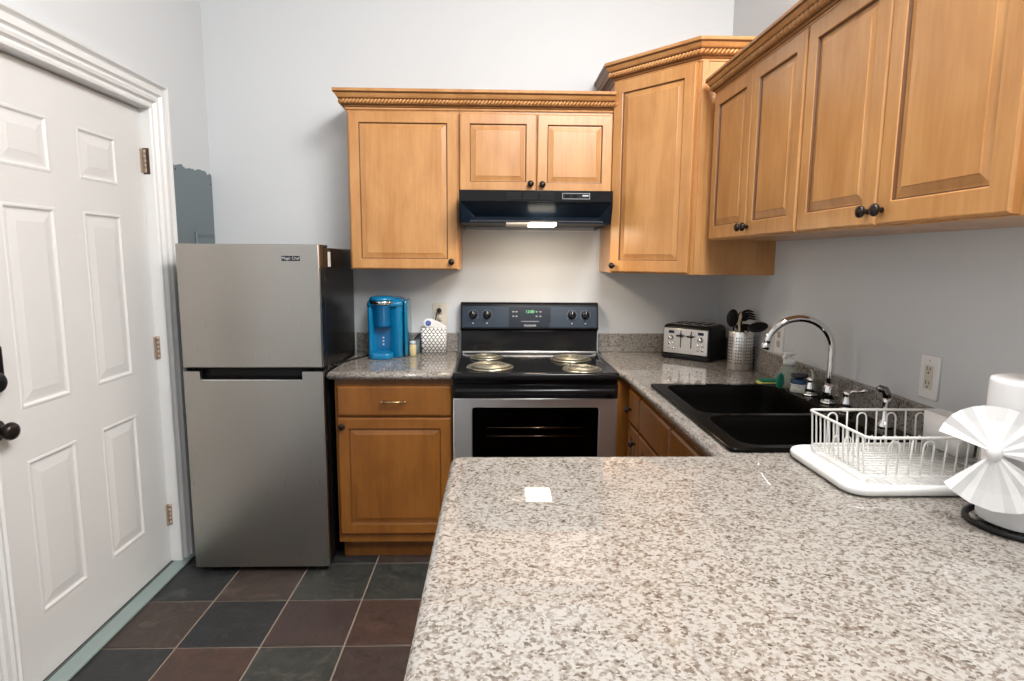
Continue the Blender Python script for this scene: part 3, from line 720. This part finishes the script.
lm = MB(); lm.lathe((KXC, 3.096, 0), [(.0655, 1.2147), (.0665, 1.224), (.061, 1.233), (.04, 1.2385), (.001, 1.240)], 28); lm.build('lid', TEAL, kg)
MB().loops([rring(KXC-.060+i, KXC+.060-i, 2.990+i, 3.10-i, .034, z) for z, i in ((kz, .003), (kz+.004, 0), (kz+.026, 0), (kz+.031, .003))]).build('drip_tray', TEAL, kg)
for q in range(9): MB().box((KXC-.046, 3.006+q*.010, kz+.0312), (KXC+.046, 3.0105+q*.010, kz+.0332)).build('grate_bar', TEAL, kg)
MB().loops([rring(-.4625, -.446-i, 3.085+i, 3.25-i, .007, z, 4) for z, i in ((kz+.004, .003), (kz+.012, 0), (1.195, .0), (1.212, .002), (1.218, .005))]).build('water_tank', TANK, kg)
for q in range(3): MB().box((KXC-.0035, KY0+.047, 1.02-q*.017), (KXC+.0035, KY0+.0494, 1.028-q*.017)).build('button', GREYTXT, kg)
cdm = MB(); cdm.tube([(-.50, 3.2555, .97), (-.47, 3.262, .965), (-.44, 3.25, .985), (-.415, 3.262, 1.02), (-.375, 3.268, 1.032), (-.345, 3.262, 1.06), (-.318, 3.255, 1.10), (-.312, 3.25, 1.135), (-.303, 3.262, 1.147)], .0032, 8)
cdm.lathe((-.300, 3.283, 1.150), [(.012, -.022), (.013, -.018), (.013, 0)], 12, 'Y'); cdm.build('power_cord', CORD, kg)
bs = thing('pod_basket', 'small white basket with black net pattern beside the coffee maker', 'basket', (-.322, 3.2, H))
def shellbox(x0, x1, y0, y1, z0, z1, t, r, flare=.004):
    mb = MB()
    mb.loops([rring(x0+flare, x1-flare, y0+flare, y1-flare, r, z0, 4), rring(x0, x1, y0, y1, r, z1, 4), rring(x0+t, x1-t, y0+t, y1-t, r*.8, z1, 4), rring(x0+t+flare, x1-t-flare, y0+t+flare, y1-t-flare, r*.8, z0+t, 4)])
    return mb
shellbox(-.392, -.254, 3.178, 3.252, H+.0005, 1.066, .004, .016).build('basket_shell', NET, bs)
pd = thing('coffee_pod', 'white coffee pod with blue printed lid leaning in the net-patterned basket', 'coffee pod', (-.355, 3.20, 1.06))
ax = Matrix.Rotation(math.radians(70), 3, 'X') @ Matrix.Rotation(.25, 3, 'Y')
MB().lathe((-.352, 3.205, 1.088), [(.016, -.038), (.018, -.034), (.0225, -.004), (.0255, -.002), (.0255, 0), (.001, .0004)], 24, ax).build('cup', PLWHITE, pd)
pm = MB().lathe((-.352, 3.205, 1.088), [(.015, .0006), (.015, .0012), (.001, .0014)], 20, ax); pm.build('lid_print', LABELB, pd)
pk = thing('sweetener_packet', 'white paper packet leaning behind the coffee pod in the basket', 'packet', (-.30, 3.22, 1.05))
pm = MB(); pm.box((-.055, -.004, -.035), (.045, .004, .022), .003); bmesh.ops.transform(pm.bm, matrix=Matrix.Translation((-.302, 3.224, 1.068)) @ Matrix.Rotation(math.radians(28), 4, 'Y'), verts=pm.bm.verts); pm.build('paper_sleeve', PAPER, pk)
j1 = thing('spice_jar', 'small jar of tan powder on the worktop between coffee maker and basket', 'jar', (-.432, 3.13, H))
MB().lathe((-.424, 3.12, H+.0005), [(.016, 0), (.018, .003), (.018, .055), (.015, .060)], 20).build('jar_body', SPICE, j1)
MB().lathe((-.424, 3.12, H+.0605), [(.0155, 0), (.0155, .016), (.013, .018), (.001, .018)], 20).build('lid', mat('clear_lid', (.55, .6, .62), .15), j1)
j2 = thing('glass_tumbler', 'small bluish clear glass beside the net-patterned basket', 'glass', (-.405, 3.16, H))
MB().lathe((-.413, 3.185, H+.0005), [(.014, 0), (.016, .002), (.0185, .075), (.017, .075), (.0145, .006), (.001, .005)], 20).build('tumbler', mat('blue_clear_glass', (.55, .72, .82), .05, trans=.85, ior=1.3), j2)
cl_ = MB().tube([(-.745, 2.79, .938), (-.742, 2.83, .9302), (-.73, 2.90, .9302), (-.70, 3.0, .9302), (-.665, 3.08, .9302), (-.66, 3.16, .9302), (-.67, 3.235, .9302)], .0038, 8)
tag(cl_.build('power_cable', CORD), 'black cable lying along the left end of the worktop by the refrigerator', 'cable')

SOCK = mat('socket_dark', (.10, .07, .05), .6)
def outlet(label, loc, rz, plug=False, decora=False):
    t = thing('wall_outlet', label, 'outlet', loc, rz, 'wall outlets')
    MB().loops([[(x, -d, z) for x, z in rrect(-.038+i, .038-i, -.062+i, .062-i, .005, 3)] for d, i in ((.0005, 0), (.004, 0), (.006, .003))]).build('cover_plate', IVORY if plug else PLWHITE, t, local=True)
    if decora:
        MB().box((-.0165, -.0075, -.034), (.0165, -.0061, .034), .0008, 1).build('receptacle', IVORY, t, local=True)
    else:
        for z in (.02, -.02): MB().lathe((0, -.0061, z), [(.0165, 0), (.0165, -.0016), (.001, -.0018)], 20, 'Y').build('receptacle', IVORY, t, local=True)
    for z in (.02, -.02):
        MB().box((-.0075, -.0086, z+.000), (-.0050, -.0078, z+.010)).box((.0050, -.0086, z+.001), (.0075, -.0078, z+.009)).lathe((0, -.0078, z-.007), [(.0028, 0), (.0028, -.0008), (.001, -.0009)], 10, 'Y').build('socket_slots', SOCK, t, local=True)
    MB().lathe((0, -.006, .048), [(.0025, 0), (.002, -.0012), (.0005, -.0014)], 10, 'Y').build('screw', NICKEL, t, local=True)
    return t
outlet('ivory wall outlet behind the net-patterned basket, cord plugged in', (-.297, YB, 1.125), 0, True)
outlet('white duplex outlet on the grey right wall above the dish rack', (XW, 1.644, 1.108), -pi/2, False, True)
outlet('pale outlet cover on the right wall behind the faucet spout', (XW, 2.552, 1.096), -pi/2)

# ------------------------------------------------------------------ toaster (built in its own frame, front facing local -Y)
ang = math.atan2(2.924-3.104, 1.058-.868)
ts = thing('toaster', 'four-slice toaster with stainless front and black body in the corner', 'toaster', (.868, 3.104, H), ang)
L, D, HT = .262, .198, .176
MB().loops([[(a, b, z) for a, b in rrect(i, L-i, .004+i, D-i, .018)] for z, i in ((.0015, .004), (.006, 0), (HT-.02, 0), (HT-.006, .005), (HT, .016))]).build('body', BLACKP, ts, local=True)
MB().box((.012, -.004, .030), (L-.012, .0035, .158), .003).build('front_panel', STEEL, ts, local=True)
MB().box((.004, -.006, .003), (L-.004, .0035, .026), .005).build('base_trim', BLACKP, ts, local=True)
for x in (.108, .164): MB().box((x-.0025, -.0049, .062), (x+.0025, -.0041, .148)).build('lever_slot', BLACKP, ts, local=True)
for x in (.108, .164):
    MB().box((x-.019, -.024, .118), (x+.019, -.006, .127), .004).box((x-.003, -.010, .112), (x+.003, -.004, .134), .001).build('lever', BLACKP, ts, local=True)
for x in (.056, .214):
    MB().lathe((x, -.0041, .108), [(.014, 0), (.014, -.003), (.012, -.004), (.0105, -.016), (.008, -.018), (.001, -.018)], 20, 'Y').build('browning_knob', CHROME, ts, local=True)
    MB().box((x-.015, -.0055, .132), (x+.015, -.0041, .146)).build('label_plate', NAVYB, ts, local=True)
    for dx in (-.011, .011):
        for z in (.078, .056): MB().lathe((x+dx, -.0041, z), [(.0068, 0), (.0068, -.003), (.005, -.0045), (.001, -.005)], 12, 'Y').build('button', CHROME, ts, local=True)
for i, x in enumerate((.062, .112, .162, .212)):
    MB().box((x-.014, .03, HT+.0003), (x+.014, D-.03, HT+.004), .0015, 1).build('slot_rim', STEEL, ts, local=True)
    MB().box((x-.009, .036, HT+.0041), (x+.009, D-.036, HT+.0046)).build('slot', SINKIN, ts, local=True)

# ------------------------------------------------------------------ utensil holder and utensils
UX, UY, UR, UZ = 1.146, 2.765, .0570, 1.106
uh = thing('utensil_holder', 'perforated stainless utensil holder beside the toaster', 'utensil holder', (UX, UY, H))
MB().lathe((UX, UY, 0), [(UR-.002, H+.0008), (UR, H+.003), (UR, UZ-.003), (UR-.0015, UZ), (UR-.003, UZ-.003), (UR-.003, H+.004), (.001, H+.0035)], 40, 'Z').build('holder_body', STEEL, uh)
ph = MB()
for gq in range(8):
    for k in (-1, 0, 1):
        a = -pi/2-.55+gq*pi/4+k*.2
        for j in range(9):
            z = H+.034+j*.0145; q = Vector((math.cos(a), math.sin(a), 0)); ax = Matrix((Vector((-q.y, q.x, 0)), Vector((0, 0, 1)), q)).transposed()
            ph.lathe((UX+q.x*(UR-.0004), UY+q.y*(UR-.0004), z), [(.0029, 0), (.0029, .0010)], 8, ax, False, True)
ph.build('perforations', SINKIN, uh)
def utensil(name, label, base, top, mt, head):
    t = thing(name, label, 'utensil', base, 0, 'kitchen utensils in the holder')
    MB().tube([base, [base[i]+(top[i]-base[i])*.5 for i in range(3)], top], [.0042, .005, .0045], 8).build('handle', mt, t)
    head(t, Vector(top)); return t
def bowl(mt, c, rad, rot): return lambda t, p: MB().ball(Vector(c), rad, 16, rot).build('head', mt, t)
E3 = lambda x, y, z: (Matrix.Rotation(z, 3, 'Z') @ Matrix.Rotation(y, 3, 'Y') @ Matrix.Rotation(x, 3, 'X'))
utensil('ladle', 'black ladle standing upright at the left of the utensil holder', (1.125, 2.772, .932), (1.103, 2.760, 1.135), BLACKP, bowl(BLACKP, (1.092, 2.745, 1.166), (.031, .016, .043), E3(.15, -.16, .25)))
def spoonhead(t, p): MB().tube([p, p+Vector((.003, -.001, .03)), p+Vector((.004, -.002, .05))], [.006, .0072, .003], 8).build('handle_end', WOODU, t)
utensil('wooden_spoon', 'pale wooden handle standing among black utensils in the holder', (1.140, 2.755, .932), (1.115, 2.722, 1.145), WOODU, spoonhead)
def forkhead(t, p):
    mb = MB(); mb.ball(p+Vector((.008, 0, .002)), (.028, .013, .021), 12, E3(0, .7, 0))
    for q in range(4):
        s_ = p+Vector((.004+.004*q, -.004, .024-.012*q)); mb.tube([s_, s_+Vector((.018, -.004, .006)), s_+Vector((.031, -.012, .004)), s_+Vector((.040, -.024, .001))], [.0062, .0058, .005, .003], 7)
    mb.build('fork_head', BLACKP, t)
utensil('pasta_fork', 'black pasta fork with curved teeth at the back of the utensil holder', (1.150, 2.79, .932), (1.152, 2.79, 1.168), BLACKP, forkhead)
utensil('serving_spoon', 'wide black serving spoon lying low across the front of the utensil holder', (1.15, 2.775, .932), (1.147, 2.752, 1.112), BLACKP, bowl(BLACKP, (1.152, 2.748, 1.124), (.046, .020, .016), E3(.25, .02, 0)))
def slotted(t, p):
    mb = MB(); rot = E3(.85, -.22, -.25); c = Vector((1.172, 2.655, 1.135)); mb.ball(c, (.044, .027, .009), 18, rot); mb.tube([p, p+(c-p)*.5], [.0045, .006], 8); mb.build('spoon_head', BLACKP, t)
    for q in (-.016, 0, .016): MB().ball(c+rot @ Vector((q, 0, -.0065)), (.005, .012, .004), 8, rot).build('slot', mat('slot_grey', (.09, .09, .095), .5), t)
utensil('slotted_spoon', 'black slotted spoon leaning out to the right of the utensil holder', (1.135, 2.770, .932), (1.158, 2.722, 1.112), BLACKP, slotted)

# ------------------------------------------------------------------ sink, faucet
sk = thing('kitchen_sink', 'black double-bowl drop-in sink in the right worktop', 'sink', (.9, 1.95, H))
B1 = (.672, 1.105, 1.902, 2.335); B2 = (.672, 1.105, 1.566, 1.868)
rim = slab('sink_rim', rrect(SX0, SX1, SY0, SY1, .018), [list(reversed(rrect(*B1, .05))), list(reversed(rrect(*B2, .05)))], H+.0125, .012, .0055, SINKM, sk)
for B_ in (B1, B2):
    bm_ = MB(); bm_.mi(SINKIN)
    bm_.loops([rring(B_[0]+i, B_[1]-i, B_[2]+i, B_[3]-i, .05, z, 5) for z, i in ((H+.008, -.001), (H+.002, .002), (H-.03, .005), (H-.15, .014), (H-.175, .030), (H-.18, .06))], False, True)
    bm_.loops([rring(B_[0]+i, B_[1]-i, B_[2]+i, B_[3]-i, .05, z, 5) for z, i in ((H+.004, -.009), (H-.03, -.004), (H-.18, .006), (H-.188, .03))], False, True)
    bo = bm_.build('bowl', None, sk, recalc=False)
    MB().lathe(((B_[0]+B_[1])/2, (B_[2]+B_[3])/2, H-.1798), [(.042, 0), (.042, .002), (.034, .003), (.030, .0005), (.001, .0005)], 24).build('drain', CHROME, bo)
ZS = H+.0125
fc = thing('faucet', 'tall chrome gooseneck faucet on the right rim of the black sink', 'faucet', (1.158, 2.03, ZS))
FX, FYY = 1.162, 2.035
for y in (FYY-.112, FYY, FYY+.122): MB().lathe((FX, y, ZS+.0006), [(.025, 0), (.0255, .003), (.022, .010), (.014, .0112)], 24).build('escutcheon', CHROME, fc)
MB().lathe((FX, FYY, ZS+.012), [(.021, 0), (.0205, .03), (.017, .05), (.0135, .056)], 24).build('spout_base', CHROME, fc)
gp = [(FX, FYY, ZS+.06+k*.03) for k in range(5)]; zc = 1.124; RR = .109; tip = Vector((-.985, .17, 0)).normalized()
for k in range(21):
    a = pi*.95*k/20; q = Vector((FX, FYY, zc))+tip*(RR*(1-math.cos(a)))+Vector((0, 0, RR*math.sin(a))); gp.append(tuple(q))
MB().tube(gp, .0118, 16).build('spout', CHROME, fc)
q = Vector(gp[-1]); dq = (Vector(gp[-1])-Vector(gp[-2])).normalized(); axq = dq.to_track_quat('Z', 'Y').to_matrix()
MB().lathe(q, [(.0122, -.004), (.0150, 0), (.0150, .016), (.012, .019), (.001, .019)], 20, axq).build('aerator', CHROME, fc)
for y, s_ in ((FYY-.112, -1), (FYY+.122, 1)):
    lv = MB(); lv.lathe((FX, y, ZS+.012), [(.020, 0), (.0195, .018), (.015, .028), (.013, .042), (.0145, .048), (.011, .056), (.001, .058)], 20)
    lv.tube([(FX, y, ZS+.062), (FX+.012, y+s_*.012, ZS+.068), (FX+.022, y+s_*.035, ZS+.072), (FX+.026, y+s_*.055, ZS+.082)], [.006, .006, .0052, .006], 8)
    lv.build('lever_handle', CHROME, fc)
SPX, SPY_ = 1.168, 1.735
sp_ = thing('side_sprayer', 'chrome side sprayer with dark hooked head on the sink rim behind the dish rack', 'sprayer', (SPX, SPY_, ZS))
MB().lathe((SPX, SPY_, ZS+.0005), [(.021, 0), (.021, .004), (.016, .014), (.0115, .022), (.0105, .075), (.0115, .088)], 20).build('sprayer_body', CHROME, sp_)
MB().tube([(SPX, SPY_, ZS+.089), (SPX-.001, SPY_+.001, ZS+.102), (SPX-.006, SPY_+.003, ZS+.113), (SPX-.017, SPY_+.008, ZS+.116), (SPX-.024, SPY_+.010, ZS+.110)], [.0112, .0115, .0115, .011, .010], 14).build('spray_head', mat('smoked_chrome', (.25, .25, .26), .15, 1.), sp_)

# ------------------------------------------------------------------ soap, brush, sponges
so = thing('soap_dispenser', 'clear plastic soap dispenser with white pump behind the sink', 'soap dispenser', (1.150, 2.305, ZS))
SO = (1.150, 2.305)
MB().lathe((*SO, ZS+.0006), [(.030, 0), (.033, .004), (.033, .066), (.029, .078), (.016, .086), (.013, .088)], 28).build('bottle', SOAP, so)
pp = MB(); pp.lathe((*SO, ZS+.0885), [(.022, 0), (.022, .020), (.017, .020), (.008, .022), (.007, .034), (.016, .038), (.024, .042), (.024, .047), (.001, .048)], 24)
pp.tube([(SO[0], SO[1], ZS+.128), (SO[0]-.016, SO[1]-.006, ZS+.127), (SO[0]-.026, SO[1]-.010, ZS+.120), (SO[0]-.028, SO[1]-.011, ZS+.112)], [.008, .0075, .007, .0065], 10)
pp.build('pump', PLWHITE, so)
sc = thing('scrub_pad', 'round green scrub pad standing on edge against the soap dispenser', 'scrub pad', (1.105, 2.330, ZS))
SCP = Vector((1.098, 2.262, ZS+.0325)); ax = Matrix((Vector((.86, .5, 0)), Vector((0, 0, 1)), Vector((.5, -.86, 0)))).transposed()
mb = MB(); mb.lathe(SCP, [(.015, -.006), (.019, -.005), (.021, 0), (.019, .005), (.015, .006)], 28, ax)
for v in mb.bm.verts: v.co.z = SCP.z+(v.co.z-SCP.z)*1.5
mb.build('pad', SPG, sc)
sg = thing('sponge', 'yellow sponge with green scouring top on the worktop behind the sink', 'sponge', (1.105, 2.43, H))
mb = MB(); mb.mi(SPY); mb.box((1.082, 2.385, H+.0006), (1.158, 2.440, H+.014), .004); mb.build('foam', None, sg)
MB().box((1.082, 2.385, H+.0142), (1.158, 2.440, H+.021), .003).build('scouring_layer', SPG, sg)
br = thing('dish_brush', 'round navy palm brush with white bristles on the sink rim', 'brush', (1.143, 2.20, ZS))
BC = (1.150, 2.217)
mb = MB()
for q in range(26):
    a = 2*pi*q/26; mb.tube([(BC[0]+.024*math.cos(a), BC[1]+.024*math.sin(a), ZS+.026), (BC[0]+.029*math.cos(a), BC[1]+.029*math.sin(a), ZS+.0012)], .0032, 5)
mb.lathe((*BC, ZS+.0012), [(.027, 0), (.025, .024)], 20)
mb.build('bristles', BRIST, br)
MB().lathe((*BC, ZS+.0262), [(.030, 0), (.0315, .003), (.030, .007)], 24).build('white_collar', PLWHITE, br)
MB().lathe((*BC, ZS+.0334), [(.031, 0), (.032, .005), (.028, .014), (.016, .018)], 24).build('brush_head', NAVY, br)
mb = MB(); mb.lathe((*BC, ZS+.0515), [(.012, 0), (.014, .002), (.028, .006), (.031, .012), (.026, .019), (.001, .022)], 24); mb.build('grip', mat('dark_grip', (.03, .035, .045), .2), br)

# ------------------------------------------------------------------ drainboard, dish rack, cup
db = MB(); db.mi(PLWHITE)
TX0, TX1, TY0, TY1 = .762, 1.196, 1.220, 1.526
db.loops([rring(TX0+i, TX1-i, TY0+i, TY1-i, .045, H+z, 6) for z, i in ((.0006, .012), (.006, .003), (.016, 0), (.024, .002), (.0265, .007), (.025, .014), (.013, .024), (.011, .05))])
for q in range(10): db.box((TX0+.06+q*.032, TY0+.05, H+.0105), (TX0+.068+q*.032, TY1-.05, H+.0145), .0015, 1)
do = db.build('drainboard'); tag(do, 'white plastic drainboard on the granite under the wire dish rack', 'drainboard')
rkk = thing('dish_rack', 'white coated wire dish rack standing on the white drainboard', 'dish rack', (1.0, 1.40, H+.02))
RX0, RX1, RY0, RY1, RZ0, RZ1 = .820, 1.172, 1.268, 1.520, H+.030, H+.120
def rectpath(x0, x1, y0, y1, r, z): return [(a, b, z) for a, b in rrect(x0, x1, y0, y1, r, 4)]
MB().tube(rectpath(RX0, RX1, RY0, RY1, .014, RZ1), .0034, 8, closed=True).build('top_rail', WIREW, rkk)
MB().tube(rectpath(RX0+.006, RX1-.006, RY0+.006, RY1-.006, .012, RZ0), .003, 8, closed=True).build('bottom_rail', WIREW, rkk)
for q in range(12):
    y = RY0+.016+q*(RY1-RY0-.032)/11
    for xx, ix in ((RX0, .006), (RX1, -.006)): MB().tube([(xx, y, RZ1), (xx+ix, y, RZ0)], .0021, 6).build('side_wire', WIREW, rkk)
for y, iy in ((RY0, .006), (RY1, -.006)):
    for q in range(4):
        x = RX0+.062+q*.078
        MB().tube([(x-.012, y+iy, RZ0), (x-.012, y+iy*.3, RZ1-.020)]+[(x-.012*math.cos(a), y+iy*.2, RZ1-.020+.012*math.sin(a)) for a in [pi*k/8 for k in range(1, 8)]]+[(x+.012, y+iy*.3, RZ1-.020), (x+.012, y+iy, RZ0)], .0022, 6).build('loop_wire', WIREW, rkk)
        if q < 3: MB().tube([(x+.039, y, RZ1), (x+.039, y+iy, RZ0)], .0021, 6).build('upright_wire', WIREW, rkk)
for q in range(13): y = RY0+.02+q*(RY1-RY0-.04)/12; MB().tube([(RX0+.006, y, RZ0+.003), (RX1-.006, y, RZ0+.003)], .0017, 6).build('base_wire', WIREW, rkk)
for q in range(4): x = RX0+.05+q*.084; MB().tube([(x, RY0+.006, RZ0-.003), (x, RY1-.006, RZ0-.003)], .0022, 6).build('cross_wire', WIREW, rkk)
for y in (1.43,):
    pp_ = []
    for q in range(9):
        x = RX0+.024+q*.030
        pp_ += [(x-.007, y, RZ0+.006), (x-.007, y, RZ0+.040), (x, y, RZ0+.047), (x+.007, y, RZ0+.040), (x+.007, y, RZ0+.006)]
    MB().tube(pp_, .0016, 6).build('plate_divider', WIREW, rkk)
for xx in (RX0+.02, RX1-.02):
    for yy in (RY0+.02, RY1-.02): MB().tube([(xx, yy, RZ0-.001), (xx, yy, H+.0115)], .004, 8).build('foot', PLWHITE, rkk)
cu_ = thing('utensil_cup', 'plain white plastic utensil cup at the wall end of the dish rack', 'utensil cup', (1.145, 1.44, H+.03))
shellbox(1.116, 1.166, 1.385, 1.512, RZ0+.006, H+.124, .003, .008, .002).build('cup_wall', PLWHITE, cu_)

# ------------------------------------------------------------------ paper towel
TC = Vector((1.015, 1.085, 0))
hold = thing('paper_towel_holder', 'black wire paper towel holder on the granite at the right edge', 'paper towel holder', (TC.x, TC.y, H))
hm2 = MB(); hm2.tube([(TC.x+.087*math.cos(2*pi*k/40), TC.y+.087*math.sin(2*pi*k/40), H+.0062) for k in range(40)], .0056, 10, closed=True)
hm2.tube([(TC.x-.087, TC.y, H+.0062), (TC.x+.087, TC.y, H+.0062)], .004, 8); hm2.tube([(TC.x, TC.y-.087, H+.0062), (TC.x, TC.y+.087, H+.0062)], .004, 8)
hm2.build('base_ring', BLACKP, hold)
MB().tube([(TC.x, TC.y, H+.008), (TC.x, TC.y, 1.236)], .006, 10).ball((TC.x, TC.y, 1.238), .009, 10).build('post', BLACKP, hold)
rl = thing('paper_towel_roll', 'white paper towel roll with a pleated paper rosette on its front', 'paper towels', (TC.x, TC.y, H+.012))
MB().lathe((TC.x, TC.y, 0), [(.070, H+.0122), (.0715, H+.016), (.0715, 1.205), (.070, 1.212), (.064, 1.214), (.021, 1.2145), (.019, 1.21), (.019, H+.0122), (.070, H+.0122)], 40, cap0=False, cap1=False).build('roll', PAPER, rl)
nrm = Vector((-.70, -.70, .12)).normalized(); ur = Vector((0, 0, 1)).cross(nrm).normalized(); uu = nrm.cross(ur)
RC = Vector((.924, 1.056, 1.084))
def fan(name, a0, a1, rfun, n=22, lift=.012):
    mb = MB(); front, back = [], []
    for k in range(n+1):
        t = k/n; a = math.radians(a0+(a1-a0)*t); r = rfun(t); pl_ = (.0030 if k % 2 else -.0012)
        dirv = ur*math.cos(a)+uu*math.sin(a)
        row = []
        for s_, hgt in ((.010, .012), (.04, .006), (.075, 0.), (1., 0.)):
            rr_ = r*s_ if s_ > .1 else s_*.9
            rr_ = {0: .010, 1: r*.35, 2: r*.7, 3: r}[len(row)]
            row.append(RC+dirv*rr_+nrm*(hgt*.5+pl_*rr_/r*1.25+lift*(1-rr_/r)*.6))
        front.append(row)
    for rows, off in ((front, 0.),):
        vr = [[mb.bm.verts.new(p) for p in r] for r in rows]; vb = [[mb.bm.verts.new(p-nrm*.0012) for p in r] for r in rows]
        for i in range(n):
            for j in range(3):
                mb.face([vr[i][j], vr[i+1][j], vr[i+1][j+1], vr[i][j+1]]); mb.face([vb[i][j], vb[i][j+1], vb[i+1][j+1], vb[i+1][j]])
            mb.face([vr[i][3], vr[i+1][3], vb[i+1][3], vb[i][3]]); mb.face([vr[i][0], vb[i][0], vb[i+1][0], vr[i+1][0]])
        for i in (0, n):
            for j in range(3): mb.face([vr[i][j], vr[i][j+1], vb[i][j+1], vb[i][j]])
    return mb.build(name, PAPER, rl)
fan('rosette_fan', -12, 166, lambda t: .090-.004*math.sin(pi*t)+.003*math.sin(9*t), 15)
fan('rosette_fan', 226, 330, lambda t: .110-.006*math.cos(pi*t), 11)
MB().ball(RC+nrm*.012, (.013, .013, .018), 12).build('rosette_knot', PAPER, rl)
